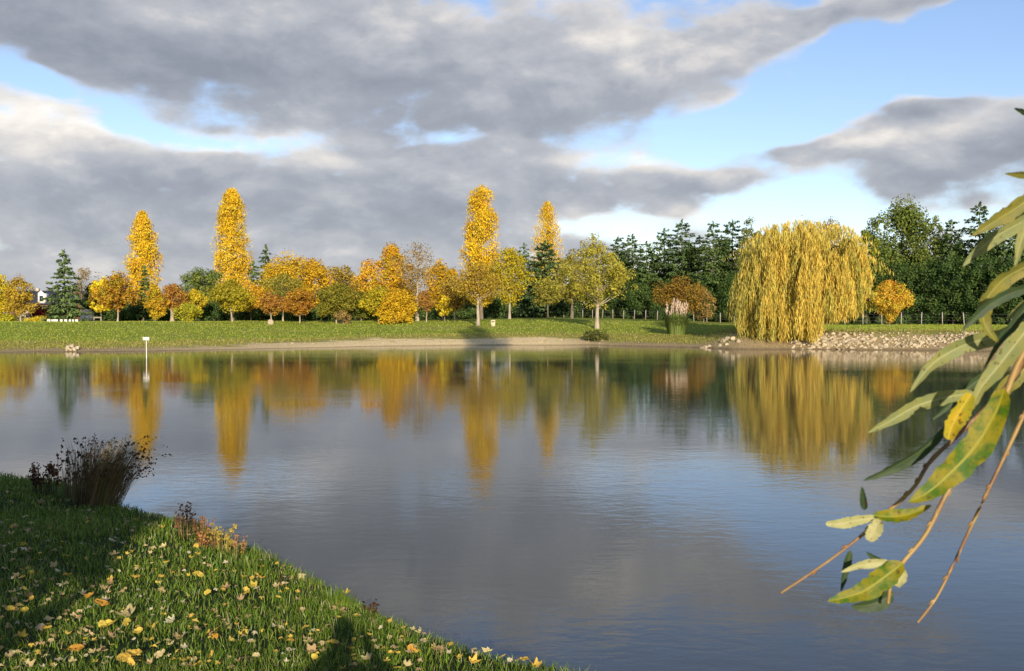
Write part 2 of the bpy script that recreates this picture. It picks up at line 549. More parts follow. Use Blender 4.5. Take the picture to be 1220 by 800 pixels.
NB = (-16.0, 8.0, -4.0, 18.5)   # the near patch with its own finer sheet
xs = spread(-58, 62, 0.8, 5000)
_g = np.cumsum(1.5 ** np.arange(1, 20))
ys = np.concatenate([(-10 - _g)[::-1], np.arange(-10, 62, 1.0), np.arange(62, 116, 0.5), 116 * 1.06 ** np.arange(0, 66)])
X, Y, F = grid(xs, ys)
d = shore_dist(X, Y)
Z = height(X, Y, d)
inn = (sstep(X, NB[0] + .2, NB[0] + 1.5) * (1 - sstep(X, NB[1] - 1.5, NB[1] - .2)) * sstep(Y, NB[2] + .2, NB[2] + 1.5) * (1 - sstep(Y, NB[3] - 1.5, NB[3] - .2)))
Z = Z - 1.2 * inn
aa = X / np.maximum(Y, 1)
sand = sstep(aa, -0.42, -0.14) * (1 - sstep(aa, 0.02, 0.12)) * (Y > 40)
link('ground', mesh('ground', np.stack([X, Y, Z], -1), F, None, M_FARGROUND, True, {'shore': d, 'sand': sand, 'rubble': sstep(aa, .19, .24) * (Y > 40)}))['kind'] = 'structure'

X, Y, F = grid(np.arange(NB[0], NB[1], 0.16), np.arange(NB[2], NB[3], 0.16))
d = shore_dist(X, Y)
Z = height(X, Y, d) + 0.004
link('near_bank', mesh('near_bank', np.stack([X, Y, Z], -1), F, None, M_NEARGROUND, True, {'shore': d, 'sand': d * 0}))['kind'] = 'structure'

X, Y, F = grid(np.linspace(-75, 65, 29), np.linspace(-4, 92, 21))
link('water', mesh('water', np.stack([X, Y, X * 0], -1), F, None, M_WATER, False))['kind'] = 'structure'


# ------------------------------------------------------------------ foliage builders
def unit(n):
    v = rng.normal(size=(n, 3)); return v / np.linalg.norm(v, axis=1)[:, None]


def rhombi(c, nrm, L, Wd, along=None, fold=0.12):
    """leaf-sized folded rhombi round centres c with normals nrm"""
    n = len(c)
    r = unit(n) if along is None else along + 0.25 * unit(n)
    u = np.cross(nrm, r); u /= np.linalg.norm(u, axis=1)[:, None] + 1e-9
    a = np.cross(u, nrm)
    a /= np.linalg.norm(a, axis=1)[:, None] + 1e-9
    L = np.broadcast_to(L, (n,))[:, None]; Wd = np.broadcast_to(Wd, (n,))[:, None]
    k = nrm * fold * Wd
    V = np.stack([c - a * L / 2, c + u * Wd / 2 + k, c + a * L / 2, c - u * Wd / 2 + k], 1)
    return V.reshape(-1, 3), np.arange(4 * n).reshape(-1, 4)


def tint(n, pal, w=None, per=None, jit=0.16):
    """colours of n leaves; per = clump index so that neighbours share a hue"""
    pal = np.array(pal, float)
    if per is not None:
        k = rng.integers(0, len(pal), per.max() + 1)
        i = np.where(rng.random(n) < 0.62, k[per], rng.integers(0, len(pal), n))
    else:
        i = rng.integers(0, len(pal), n)
    c = pal[i] * (1 + jit * rng.normal(size=(n, 1)))
    return np.clip(c, 0.004, 0.95)


ROUND = [(0, .35), (.12, .74), (.35, 1), (.6, .97), (.8, .74), (.93, .42), (1, .08)]
EGG = [(0, .55), (.2, .95), (.4, 1), (.65, .75), (.85, .42), (1, .06)]
CONE = [(0, .8), (.15, 1), (.4, .8), (.7, .45), (.9, .2), (1, .03)]
COLUMN = [(0, .62), (.15, .9), (.33, 1), (.55, .94), (.75, .78), (.9, .52), (1, .12)]
FAN = [(0, .22), (.25, .6), (.5, .9), (.75, 1), (.9, .74), (1, .2)]
BUSH = [(0, .8), (.3, 1), (.6, .93), (.85, .6), (1, .1)]


def crown(H, R, z0, prof, pal, n, leaf=0.34, nclump=70, stretch=1.0, cl=0.24, sparse=0.0, ry=1.0, along=None, seed=0):
    """a crown as many leaf clumps spread through the volume given by a height profile; origin at the tree's foot"""
    t = rng.random(nclump * 3)
    pr = np.interp(t, [p[0] for p in prof], [p[1] for p in prof])
    pr = pr * (1 + .16 * np.sin(6.28 * (t * rng.uniform(.8, 1.8) + rng.random())))
    keep = rng.random(len(t)) < pr ** 1.2
    t, pr = t[keep][:nclump], pr[keep][:nclump]
    m = len(t)
    ph = rng.random(m) * 2 * math.pi
    lob = 1 + 0.22 * np.sin(ph * 3 + t * 5 + rng.random() * 6) + 0.13 * np.sin(ph * 5 - t * 9)
    rr = pr * (0.25 + 0.75 * np.sqrt(rng.random(m))) * lob
    hc = H - z0
    cr = cl * R * (0.65 + 0.7 * rng.random(m))
    rad = np.maximum(rr * R - cr * 0.6, 0)
    C = np.stack([np.cos(ph) * rad, np.sin(ph) * rad * ry, z0 + cr * 0.5 * stretch + t * (hc - cr * (1.1 if stretch < 1.5 else 1.45) * stretch)], -1)
    C[:, 0] += rng.normal(0, .09) * R * (t - .3) + rng.normal(0, .05, m) * R
    wts = (cr ** 1.6) * rng.uniform(0.5, 1.4, m); wts /= wts.sum()
    i = rng.choice(m, n, p=wts)
    dirs = unit(n)
    rr2 = (0.35 + 0.75 * rng.random(n) ** 0.6)
    off = dirs * (rr2 * cr[i])[:, None] * np.array([[1, 1, stretch]])
    p = C[i] + off
    nrm = dirs * 0.9 + 0.75 * unit(n) + np.array([[0, 0, 0.25]])
    nrm /= np.linalg.norm(nrm, axis=1)[:, None]
    L = leaf * rng.uniform(0.55, 1.35, n)
    al = None if along is None else np.broadcast_to(np.array(along, float), (n, 3))
    V, F = rhombi(p, nrm, L, L * rng.uniform(0.45, 0.8, n), al)
    col = tint(n, pal, per=i)
    return V, F, np.repeat(col, 4, 0), C, cr


def limbs(mb, H, z0, C, r0, n, wob=0.25):
    """trunk and n limbs reaching clump centres"""
    zt = z0 + (H - z0) * 0.72
    k = 7
    zs = np.linspace(-0.15, zt, k)
    ox = np.cumsum(rng.normal(0, wob * 0.16, k)); oy = np.cumsum(rng.normal(0, wob * 0.16, k))
    ox -= ox[0]; oy -= oy[0]
    rad = np.interp(zs, [-0.15, 0.25, z0, zt], [r0 * 1.45, r0, r0 * 0.8, r0 * 0.22])
    tr = np.stack([ox, oy, zs], -1)
    mb.tube(tr, rad, 8)
    order = rng.permutation(len(C))[:n]
    for q in order:
        e = C[q] * np.array([.82, .82, 1.0])
        zb = max(z0 * 0.85, min(e[2] - 0.5 * np.hypot(e[0], e[1]) - 0.3, zt * 0.95))
        b = np.array([np.interp(zb, zs, ox), np.interp(zb, zs, oy), zb])
        mid = b * 0.45 + e * 0.55 + np.array([0, 0, -0.06 * np.linalg.norm(e - b)]) + rng.normal(0, 0.08, 3)
        rb = np.interp(zb, zs, rad) * 0.5
        mb.tube([b, b * .7 + mid * .3, mid, e], [rb, rb * 0.8, rb * 0.5, rb * 0.12], 5)


GROUPS = {}


def broadleaf(name, label, px, top, hw, Y, pal, prof=ROUND, clear=0.22, n=4500, leaf=0.34, nclump=70, bark=None, limb=10,
              cl=0.24, r0=None, group=None, cat='tree', stretch=1.0, along=None, base=None, ry=1.0):
    """px: where it stands in the photo's width, top: height of its tip, hw: half width, Y: metres out"""
    x = (px - 610) / F_PX * Y
    z = gz(x, Y) - 0.02 if base is None else base
    H = at(px, top, Y).z - z
    R = hw / F_PX * Y * (1.10 if px < 640 else 1.0)
    pal = [(c[0], min(.9, c[1] * (1.12 if c[0] > c[1] * 1.25 else 1.03)), c[2] * 1.1) for c in pal]
    t = thing(name, label, cat, (x, Y, z), group)
    z0 = H * clear
    V, F, C, cc, cr = crown(H, R, z0, prof, pal, int(n * 1.75), leaf * 0.70, int(nclump * 1.15), stretch, cl, along=along, ry=ry)
    link('crown', mesh('crown', V, F, C, M_LEAF), t)
    mb = MB(); limbs(mb, H, z0, cc, r0 or max(0.07, 0.017 * H), limb)
    mb.build('trunk', bark or M_BARK, t, True)
    return t


def conifer(name, label, px, top, hw, Y, pal, tiers=None, droop=0.35, n_b=9, group=None, open_=0.0, base=None, dens=1.0, low=0.03, fat=0.64):
    x = (px - 610) / F_PX * Y
    z = gz(x, Y) - 0.02 if base is None else base
    H = at(px, top, Y).z - z
    R = hw / F_PX * Y
    t = thing(name, label, 'tree', (x, Y, z), group)
    tiers = tiers or int(H / 0.42)
    P_, N_, A_, S_ = [], [], [], []
    for i in range(tiers):
        f = low + (0.985 - low) * i / tiers + rng.normal(0, 0.006)
        L0 = R * (0.96 * (1 - f) ** fat + 0.04)
        nb = max(4, int(n_b * (0.6 + 0.6 * (1 - f))))
        a0 = rng.random() * 6.28
        for j in range(nb):
            a = a0 + 6.283 * j / nb + rng.normal(0, 0.16)
            fj = min(.985, f + rng.normal(0, .014))
            L = L0 * rng.uniform(0.45, 1.2)
            dv = np.array([math.cos(a), math.sin(a), 0]); sv = np.array([-dv[1], dv[0], 0])
            m = max(5, int((7 + L * 9.0) * dens))
            s = np.sqrt(rng.random(m)) * (1 - 0.12) + 0.12
            lat = rng.normal(0, 0.22, m) * L * (1.05 - s) + rng.normal(0, 0.06, m)
            zz = fj * H + (0.10 - droop * s + 0.22 * s * s) * L + rng.normal(0, 0.06, m) - np.abs(lat) * 0.25
            P_.append(dv * (s * L)[:, None] + sv * lat[:, None] + np.array([0, 0, 1]) * zz[:, None])
            nr = unit(m) * 0.55 + np.array([0, 0, 0.75]) + dv * 0.35
            N_.append(nr / np.linalg.norm(nr, axis=1)[:, None])
            al = dv + sv * np.sign(lat)[:, None] * 0.6 + np.array([0, 0, -0.35])
            A_.append(np.broadcast_to(al, (m, 3)))
            S_.append(np.full(m, 0.225 + 0.04 * L))
    for k in range(14):   # leading shoot
        P_.append(np.array([[0, 0, H * (0.965 + 0.0025 * k)]]) + rng.normal(0, 0.05, (1, 3))); N_.append(unit(1)); A_.append(np.array([[0, 0, 1.0]])); S_.append(np.array([0.32]))
    p = np.concatenate(P_); nr = np.concatenate(N_); al = np.concatenate(A_); s = np.concatenate(S_) * rng.uniform(0.6, 1.3, len(p))
    V, F = rhombi(p, nr, s * 1.5, s * 0.62, al, 0.2)
    link('crown', mesh('crown', V, F, np.repeat(tint(len(p), pal), 4, 0), M_NEEDLE), t)
    mb = MB(); mb.tube([(0, 0, -0.15), (0, 0, H * 0.4), (0, 0, H * 0.97)], [0.018 * H + 0.03, 0.012 * H, 0.012], 8)
    mb.build('trunk', M_DARKBARK, t, True)
    return t


# palettes (linear reflectance of the leaves)
GOLD = [(0.88, 0.60, 0.035), (0.83, 0.54, 0.03), (0.90, 0.66, 0.07), (0.76, 0.49, 0.03)]
YELLOW = [(0.70, 0.48, 0.04), (0.62, 0.44, 0.035), (0.76, 0.50, 0.04), (0.48, 0.37, 0.04)]
LIME = [(0.44, 0.42, 0.04), (0.54, 0.47, 0.04), (0.33, 0.34, 0.035), (0.6, 0.46, 0.04)]
OLIVE = [(0.28, 0.26, 0.045), (0.36, 0.31, 0.05), (0.21, 0.22, 0.04), (0.40, 0.32, 0.055)]
ORANGE = [(0.72, 0.37, 0.035), (0.78, 0.44, 0.04), (0.60, 0.28, 0.035), (0.68, 0.44, 0.04)]
RUST = [(0.46, 0.21, 0.045), (0.40, 0.17, 0.04), (0.52, 0.27, 0.05), (0.32, 0.16, 0.04)]
BROWN = [(0.36, 0.22, 0.08), (0.28, 0.18, 0.07), (0.42, 0.26, 0.08)]
CRIMSON = [(0.26, 0.03, 0.03), (0.18, 0.03, 0.03), (0.32, 0.06, 0.04)]
GREEN = [(0.15, 0.205, 0.042), (0.115, 0.165, 0.036), (0.20, 0.24, 0.048), (0.22, 0.24, 0.05)]
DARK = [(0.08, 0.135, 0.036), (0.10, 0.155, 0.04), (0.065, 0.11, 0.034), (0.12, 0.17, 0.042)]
FIR = [(0.115, 0.18, 0.055), (0.145, 0.21, 0.062), (0.092, 0.148, 0.048), (0.175, 0.23, 0.07)]
SPRUCE = [(0.14, 0.21, 0.07), (0.115, 0.175, 0.06), (0.17, 0.235, 0.075)]

# ------------------------------------------------------------------ poplars
def poplar_crown(H, R, z0, prof, n_br, per, leaf, pal):
    P_, N_, K_, A_ = [], [], [], []
    br = []
    for k in range(n_br):
        f0 = rng.uniform(0.0, .86) ** .95
        zb = z0 + f0 * (H - z0)
        L = rng.uniform(.10, .20) * H
        ft = min(.99, f0 + L / (H - z0))
        a = rng.random() * 6.283
        rt = np.interp(ft, [p[0] for p in prof], [p[1] for p in prof]) * R * rng.uniform(.6, 1.02)
        e = np.array([math.cos(a) * rt, math.sin(a) * rt, min(zb + L, H * rng.uniform(.985, 1.01))])
        st = np.array([math.cos(a) * rt * .25, math.sin(a) * rt * .25, zb])
        br.append((st, e))
        m = int(per * rng.uniform(.6, 1.3))
        t = rng.random(m) ** .8
        c = st + (e - st) * t[:, None] + np.array([math.cos(a), math.sin(a), 0]) * (np.sin(t * math.pi) * rt * .16)[:, None]
        w = R * (.05 + .15 * np.sin(np.clip(t * .95 + .05, 0, 1) * math.pi))
        c = c + np.clip(rng.normal(0, 1, (m, 3)), -1.5, 1.5) * np.stack([w, w, w * .6], -1)
        P_.append(c); K_.append(np.full(m, k))
        nr = unit(m) * .75 + np.array([math.cos(a), math.sin(a), .15]) * .75
        N_.append(nr / np.linalg.norm(nr, axis=1)[:, None])
    p, nr, k = np.concatenate(P_), np.concatenate(N_), np.concatenate(K_)
    L = leaf * rng.uniform(.55, 1.3, len(p))
    V, F = rhombi(p, nr, L, L * rng.uniform(.5, .8, len(p)), np.broadcast_to(np.array([0, 0, 1.0]), (len(p), 3)))
    return V, F, np.repeat(tint(len(p), pal, per=k), 4, 0), br


def poplar(label, px, top, hw, Y, n=9500, clear=0.1, nc=150, prof=COLUMN, pal=GOLD + [(.60, .44, .04), (.72, .40, .03)]):
    x = (px - 610) / F_PX * Y; z = gz(x, Y) - .02
    H = at(px, top, Y).z - z; R = hw / F_PX * Y * 1.12
    t = thing('poplar_tree', label, 'tree', (x, Y, z), 'golden columnar poplars on the far shore')
    V, F, C, br = poplar_crown(H, R, H * clear, prof, 150, int(n * 2.2 / 150), .215, pal)
    link('crown', mesh('crown', V, F, C, M_LEAF), t)
    mb = MB(); mb.tube([(0, 0, -.15), (0, 0, H * .4), (0, 0, H * .9)], [.26, .17, .03], 8)
    for st, e in br[:40]:
        mb.tube([(0, 0, max(.3, st[2] - .5)), st, e], [.06, .045, .012], 5)
    mb.build('trunk', M_BARK, t, True)


rng = np.random.default_rng(300)
poplar('golden columnar poplar rising behind the dark cypress, leftmost of the four poplars', 171, 252, 19, 124, 8500,
       prof=[(0, .6), (.2, .95), (.45, 1), (.68, .95), (.8, .62), (.92, .36), (1, .06)])
poplar('tallest dense golden poplar, behind the small yellow-green tree with a white trunk', 277, 226, 22, 124, 11000)
poplar('broad-topped golden poplar beside the pale litter bin on the bank', 573.5, 222, 22, 122, 11000,
       prof=[(0, .7), (.2, .97), (.4, 1), (.65, .86), (.85, .66), (.96, .5), (1, .28)])
poplar('slim golden poplar whose tip shows above the dark firs, rightmost of the four poplars', 652, 241, 20, 172, 7000, prof=[(0, .8), (.3, 1), (.6, .9), (.8, .62), (.93, .34), (1, .05)])

rng = np.random.default_rng(301)
# ------------------------------------------------------------------ left part of the far shore
B = broadleaf
B('birch_tree', 'yellow birch at the left edge of the far shore', 0, 324, 17, 112, YELLOW, EGG, 0.12, 3000, 0.32, 60, M_PALE)
B('birch_tree', 'ochre birch with a thin white trunk left of the tall green spruce', 25, 325, 17, 108, [(0.5, .3, .04), (.42, .26, .04), (.56, .36, .04)], EGG, 0.16, 2600, 0.30, 60, M_PALE)
conifer('spruce_tree', 'tall tiered green spruce standing alone in front of the house', 77, 299, 27, 106, SPRUCE, droop=0.30, n_b=10, dens=1.25)
B('bare_tree', 'pinkish bare tree showing behind the right side of the lone spruce', 98, 318, 16, 122, BROWN, FAN, 0.3, 700, 0.26, 40, M_BARK, 30)
B('shrub', 'dark evergreen bush between the lone spruce and the orange tree', 112, 335, 14, 116, DARK, BUSH, 0.04, 2400, 0.34, 40, cat='bush')
B('shrub', 'crimson shrub in front of the house wall', 46, 364, 13, 114, CRIMSON, BUSH, 0.05, 1300, 0.26, 30, cat='bush')
B('shrub', 'low yellow hedge bush left of the white birch trunk', 8, 374, 16, 110, LIME, BUSH, 0.03, 1200, 0.26, 30, cat='bush')
B('shrub', 'low yellow-brown bush under the crimson shrub', 44, 377, 12, 107, YELLOW, BUSH, 0.03, 800, 0.24, 26, cat='bush')
B('maple_tree', 'bright yellow tree just left of the rusty orange maple', 121, 329, 15, 112, GOLD, ROUND, 0.22, 2400, 0.34, 50)
B('maple_tree', 'rusty orange maple with a forked pale trunk', 140, 324, 24, 105, [(.52, .25, .03), (.42, .17, .03), (.5, .31, .03), (.34, .24, .03)], ROUND, 0.26, 4600, 0.32, 80, M_PALE, 14)
conifer('cypress_tree', 'dark green cypress standing against the leftmost poplar', 173, 318, 15, 112, FIR, n_b=8, droop=0.1)
B('maple_tree', 'narrow orange-yellow tree in front of the leftmost poplar', 185, 336, 14, 105, [(.66, .33, .03), (.6, .38, .03), (.4, .3, .03)], EGG, 0.08, 3200, 0.30, 60)
B('maple_tree', 'red-brown small tree on a thick pale trunk', 205, 338, 19, 106, RUST, ROUND, 0.34, 2200, 0.30, 60, M_PALE, 12, r0=0.22)
B('maple_tree', 'small yellow tree right of the red-brown one', 232, 344, 13, 108, YELLOW, ROUND, 0.25, 1800, 0.30, 44)
B('shrub', 'light green rounded bush at the foot of the dark broad tree', 223, 360, 15, 105, LIME, BUSH, 0.02, 1900, 0.26, 40, cat='bush')
B('evergreen_tree', 'dark green broad tree left of the tallest poplar', 240, 317, 24, 116, GREEN, ROUND, 0.04, 5200, 0.34, 80, M_DARKBARK)
B('maple_tree', 'round yellow-green tree with a white trunk in front of the tallest poplar', 277, 334, 24, 104, [(.42, .33, .03), (.52, .36, .03), (.3, .26, .03)], ROUND, 0.27, 4200, 0.30, 80, M_PALE)
B('maple_tree', 'thin rust-coloured tree behind the round yellow-green tree', 299, 333, 16, 110, ORANGE, ROUND, 0.2, 1800, 0.30, 50)
conifer('fir_tree', 'green pointed fir left of the big yellow tree', 317, 292, 21, 128, [(.14, .20, .04), (.11, .165, .04), (.085, .13, .036)], n_b=9, dens=1.1)
conifer('fir_tree', 'dark fir between the tallest poplar and the pointed green fir', 302, 312, 19, 120, FIR, n_b=9, dens=1.1)
B('maple_tree', 'big domed golden-yellow tree left of centre', 342, 298, 34, 118, [(.64, .37, .03), (.7, .4, .03), (.52, .34, .03)], ROUND, 0.1, 6500, 0.36, 100)
B('maple_tree', 'golden-orange tree joined to the right of the big domed yellow tree', 373, 303, 29, 120, [(.66, .35, .025), (.74, .42, .03), (.58, .34, .03)], ROUND, 0.08, 5200, 0.36, 90)
B('maple_tree', 'small round rusty tree behind the standing stone', 322, 348, 14, 104.5, RUST, ROUND, 0.25, 2400, 0.28, 50, M_PALE)
B('bare_tree', 'half-bare olive tree with a forked pale trunk between two rusty trees', 337, 326, 21, 107, OLIVE, FAN, 0.3, 1700, 0.28, 60, M_PALE, 26)
B('maple_tree', 'round russet tree on a white trunk right of the half-bare olive tree', 357, 343, 18, 104, [(.42, .18, .03), (.36, .15, .03), (.48, .25, .03)], ROUND, 0.24, 3200, 0.28, 60, M_PALE)
B('oak_tree', 'tall brownish tree behind the olive-green round tree', 409, 311, 24, 120, [(.34, .22, .05), (.42, .27, .04), (.26, .18, .05)], ROUND, 0.1, 3600, 0.34, 80, limb=20)
B('maple_tree', 'olive-green round tree with a white trunk left of the amber bush', 401, 337, 25, 104, [(.26, .23, .03), (.32, .27, .035), (.2, .19, .03)], ROUND, 0.17, 5000, 0.28, 90, M_PALE)
B('shrub', 'clipped brown bush beside the white trunk of the olive-green tree', 409, 368, 9, 103, BROWN, BUSH, 0.02, 1100, 0.22, 24, cat='bush')
B('shrub', 'green shrub right of the olive-green round tree', 430, 346, 15, 107, [(.15, .17, .03), (.2, .2, .03), (.1, .13, .03)], BUSH, 0.03, 2400, 0.28, 50, cat='bush')
B('maple_tree', 'orange tree left of the tall orange cone-shaped tree', 438, 308, 19, 120, ORANGE, ROUND, 0.15, 3400, 0.34, 70)
B('maple_tree', 'tall cone-shaped orange tree left of the bare-limbed tree', 470, 289, 27, 120, [(.7, .34, .025), (.74, .4, .03), (.6, .3, .03), (.5, .35, .03)], EGG, 0.12, 6000, 0.36, 90)
B('maple_tree', 'lime-yellow tree with a white trunk beside the amber bush', 451, 340, 20, 105, [(.46, .37, .03), (.56, .4, .03), (.36, .32, .03)], ROUND, 0.22, 3200, 0.30, 60, M_PALE)
B('shrub', 'dense round amber bush touching the grass', 474, 342, 22, 104, [(.66, .38, .025), (.58, .32, .025), (.72, .44, .03)], BUSH, 0.01, 4600, 0.28, 80, cat='bush')
B('bare_tree', 'tall bare-limbed tree with a pale trunk and a thin brown crown', 497, 286, 27, 108, BROWN, FAN, 0.30, 1500, 0.26, 90, M_PALE, 46, r0=0.19)
B('maple_tree', 'golden tree right of the bare-limbed tree', 527, 304, 24, 120, [(.7, .38, .025), (.62, .34, .025), (.5, .32, .03)], ROUND, 0.1, 5000, 0.36, 80)
B('maple_tree', 'thin rusty sapling under the bare-limbed tree', 508, 346, 13, 105, RUST, ROUND, 0.35, 900, 0.26, 34, M_PALE)
B('maple_tree', 'brown tree in front of the golden tree, left of the broad-topped poplar', 541, 326, 20, 107, [(.34, .2, .04), (.4, .25, .04), (.28, .16, .04)], ROUND, 0.22, 3000, 0.30, 60, M_PALE, 16)
B('maple_tree', 'small amber sapling below the golden tree', 530, 350, 9, 106, GOLD, EGG, 0.2, 1000, 0.26, 30)
B('maple_tree', 'tawny tree on a tall pale trunk in front of the broad-topped poplar', 569, 309, 30, 98, [(.46, .27, .04), (.38, .22, .04), (.5, .33, .04)], ROUND, 0.33, 3400, 0.28, 90, M_PALE, 24, r0=0.17)
B('maple_tree', 'yellow-green tree on a pale trunk right of the broad-topped poplar', 607, 294, 27, 118, [(.48, .38, .03), (.4, .32, .03), (.56, .38, .03)], ROUND, 0.22, 4800, 0.32, 90, M_PALE, 20)
conifer('fir_tree', 'dark fir top right of the broad-topped poplar', 624, 290, 30, 150, FIR, n_b=9)
conifer('fir_tree', 'dense blue-green fir in front of the slim poplar', 649, 287, 33, 138, [(.085, .145, .058), (.07, .12, .05), (.115, .17, .06)], n_b=12, dens=1.7, droop=0.2, fat=0.5)
B('maple_tree', 'small olive tree in front of the dense blue-green fir', 653, 330, 21, 122, OLIVE, ROUND, 0.3, 2400, 0.32, 60, M_BARK)
B('maple_tree', 'olive-brown tree left of the wide olive tree', 681, 296, 22, 128, [(.26, .2, .04), (.22, .19, .035), (.32, .24, .04)], ROUND, 0.2, 3600, 0.34, 70)
B('lime_tree', 'wide olive-yellow tree on a pale trunk standing alone on the grass', 711, 279, 43, 95, [(.38, .33, .05), (.46, .38, .05), (.30, .28, .045), (.5, .39, .06)], [(0, .28), (.2, .78), (.38, 1), (.58, .88), (.8, .58), (.93, .3), (1, .06)], 0.2, 6400, 0.26, 130, M_PALE, 60, r0=0.2, cl=0.17)

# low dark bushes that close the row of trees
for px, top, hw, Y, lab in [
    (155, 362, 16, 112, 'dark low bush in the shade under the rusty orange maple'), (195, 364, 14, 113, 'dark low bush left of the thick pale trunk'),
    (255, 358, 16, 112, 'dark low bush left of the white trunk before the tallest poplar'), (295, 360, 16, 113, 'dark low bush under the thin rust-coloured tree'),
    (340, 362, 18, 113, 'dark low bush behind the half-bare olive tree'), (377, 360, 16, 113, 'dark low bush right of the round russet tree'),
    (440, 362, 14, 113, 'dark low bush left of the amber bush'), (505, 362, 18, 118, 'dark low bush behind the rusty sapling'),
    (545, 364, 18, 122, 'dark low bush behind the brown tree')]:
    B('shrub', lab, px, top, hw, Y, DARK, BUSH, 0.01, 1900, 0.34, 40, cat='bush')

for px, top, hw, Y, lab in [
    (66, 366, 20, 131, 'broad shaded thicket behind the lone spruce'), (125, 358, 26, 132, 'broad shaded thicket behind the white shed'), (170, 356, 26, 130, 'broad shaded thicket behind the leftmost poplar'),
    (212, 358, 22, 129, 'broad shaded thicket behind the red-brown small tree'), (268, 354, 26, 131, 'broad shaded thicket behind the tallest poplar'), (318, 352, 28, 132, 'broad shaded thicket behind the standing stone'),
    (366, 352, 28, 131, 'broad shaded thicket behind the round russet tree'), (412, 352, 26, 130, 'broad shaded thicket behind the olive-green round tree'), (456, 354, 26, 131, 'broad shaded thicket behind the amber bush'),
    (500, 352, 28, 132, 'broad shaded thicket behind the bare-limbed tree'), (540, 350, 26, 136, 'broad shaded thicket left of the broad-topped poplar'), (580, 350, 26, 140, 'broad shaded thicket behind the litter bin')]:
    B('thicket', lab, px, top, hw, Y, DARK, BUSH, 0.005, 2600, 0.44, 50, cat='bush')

for px, top, hw, Y, pl, lab in [(-34, 322, 22, 112, YELLOW, 'yellow round tree just left of the photo, next to the leftmost birch'), (-82, 310, 30, 118, ORANGE, 'orange round tree left of the photo, second beyond the leftmost birch'),
                            (-140, 316, 32, 116, OLIVE, 'olive round tree left of the photo, third beyond the leftmost birch'), (-205, 306, 36, 120, LIME, 'lime-yellow round tree left of the photo, fourth beyond the leftmost birch'), (-280, 312, 40, 118, GREEN, 'green round tree left of the photo, farthest beyond the leftmost birch')]:
    B('maple_tree', lab, px, top, hw, Y, pl, BUSH, .06, 1500, .5, 50, limb=6)
rng = np.random.default_rng(302)
# ------------------------------------------------------------------ conifer wall behind the fence on the right
def wallY(px):   # the fence and the wall of trees behind it run obliquely towards the camera on the right
    return 1.0 / np.interp(px, [560, 1165, 1300], [1 / 182.0, 1 / 106.0, 1 / 96.0])


GR = 'dark firs of the shelter belt behind the fence'
for px, top, hw, dY, lab in [
    (700, 300, 39, 10, 'fir behind the wide olive tree, first of the belt'),
    (736, 282, 31, 8, 'fir just right of the wide olive tree'),
    (753, 279, 29, 12, 'slender-tipped fir second to the right of the wide olive tree'),
    (770, 288, 34, 6, 'shorter fir left of the rust tree'),
    (791, 272, 34, 10, 'fir with an open crown above the rust tree'),
    (812, 262, 39, 8, 'tall full fir right above the pampas plumes'),
    (833, 280, 34, 10, 'shorter fir in the dip of the belt right of the pampas grass'),
    (849, 264, 36, 6, 'tall fir left of the weeping willow'),
    (872, 262, 39, 12, 'fir touching the left edge of the weeping willow crown'),
    (1132, 262, 36, 9, 'fir right of the big domed green tree'),
    (1166, 240, 42, 10, 'tallest spiky fir on the right, clear of the leaves in front'),
    (1194, 250, 42, 7, 'fir half covered by the hanging willow leaves'),
    (1224, 246, 47, 9, 'fir at the right edge of the photo')]:
    conifer('fir_tree', 'dark green ' + lab, px, top, hw, wallY(px) + dY, FIR if px % 2 else [(.10, .165, .052), (.13, .19, .058), (.085, .135, .046)], n_b=9, group=GR, dens=1.4, droop=0.22, fat=.58)
B('oak_tree', 'brown-topped tree rising beside the left shoulder of the willow', 893, 257, 20, wallY(893) + 10, [(.16, .18, .04), (.22, .21, .04), (.13, .16, .04)], ROUND, 0.1, 3600, 0.38, 70, M_DARKBARK)
B('oak_tree', 'orange-brown round tree top behind the weeping willow', 988, 259, 33, wallY(988) + 6, [(.36, .22, .04), (.28, .18, .04), (.42, .26, .04)], ROUND, 0.15, 4200, 0.36, 80)
B('bare_tree', 'bare dark twigs poking above the weeping willow', 968, 250, 24, wallY(968) + 12, [(.05, .04, .03), (.08, .06, .04)], FAN, 0.3, 260, 0.3, 50, M_DARKBARK, 40)
B('lime_tree', 'lime-green tree between the willow and the big domed tree', 1031, 268, 19, wallY(1031) + 3, [(.26, .28, .03), (.32, .32, .03), (.2, .22, .03)], ROUND, 0.3, 2600, 0.34, 50)
B('oak_tree', 'big domed dark green tree, largest behind the right bank', 1075, 237, 46, wallY(1075) + 9, GREEN + [(.20, .22, .045)], ROUND, 0.03, 13500, 0.46, 130, M_DARKBARK, cl=0.27)
B('oak_tree', 'green tree left of the big domed tree, with a low rounded top', 1040, 256, 26, wallY(1040) + 12, GREEN, ROUND, 0.05, 5000, 0.36, 80, M_DARKBARK)
B('oak_tree', 'green tree with a rounded shoulder right of the big domed tree', 1113, 256, 24, wallY(1113) + 11, GREEN, ROUND, 0.05, 5000, 0.36, 80, M_DARKBARK)
for px, top, hw, lab in [(742, 292, 30, 'right of the wide olive tree'), (782, 288, 30, 'above the rust tree'), (822, 284, 30, 'above the pampas grass'), (860, 280, 30, 'left of the willow'), (905, 284, 32, 'behind the left shoulder of the willow'),
                         (1016, 284, 30, 'behind the right shoulder of the willow'), (1140, 274, 32, 'right of the big domed tree'), (1182, 268, 34, 'behind the tallest spiky fir'), (1220, 268, 34, 'at the right edge of the photo')]:
    B('evergreen_tree', 'dark evergreen tree filling the back of the belt ' + lab, px, top, hw, wallY(px) + 17, DARK, EGG, 0.05, 2700, 0.5, 60, M_DARKBARK, 4, cl=.28, group='evergreens at the back of the belt')
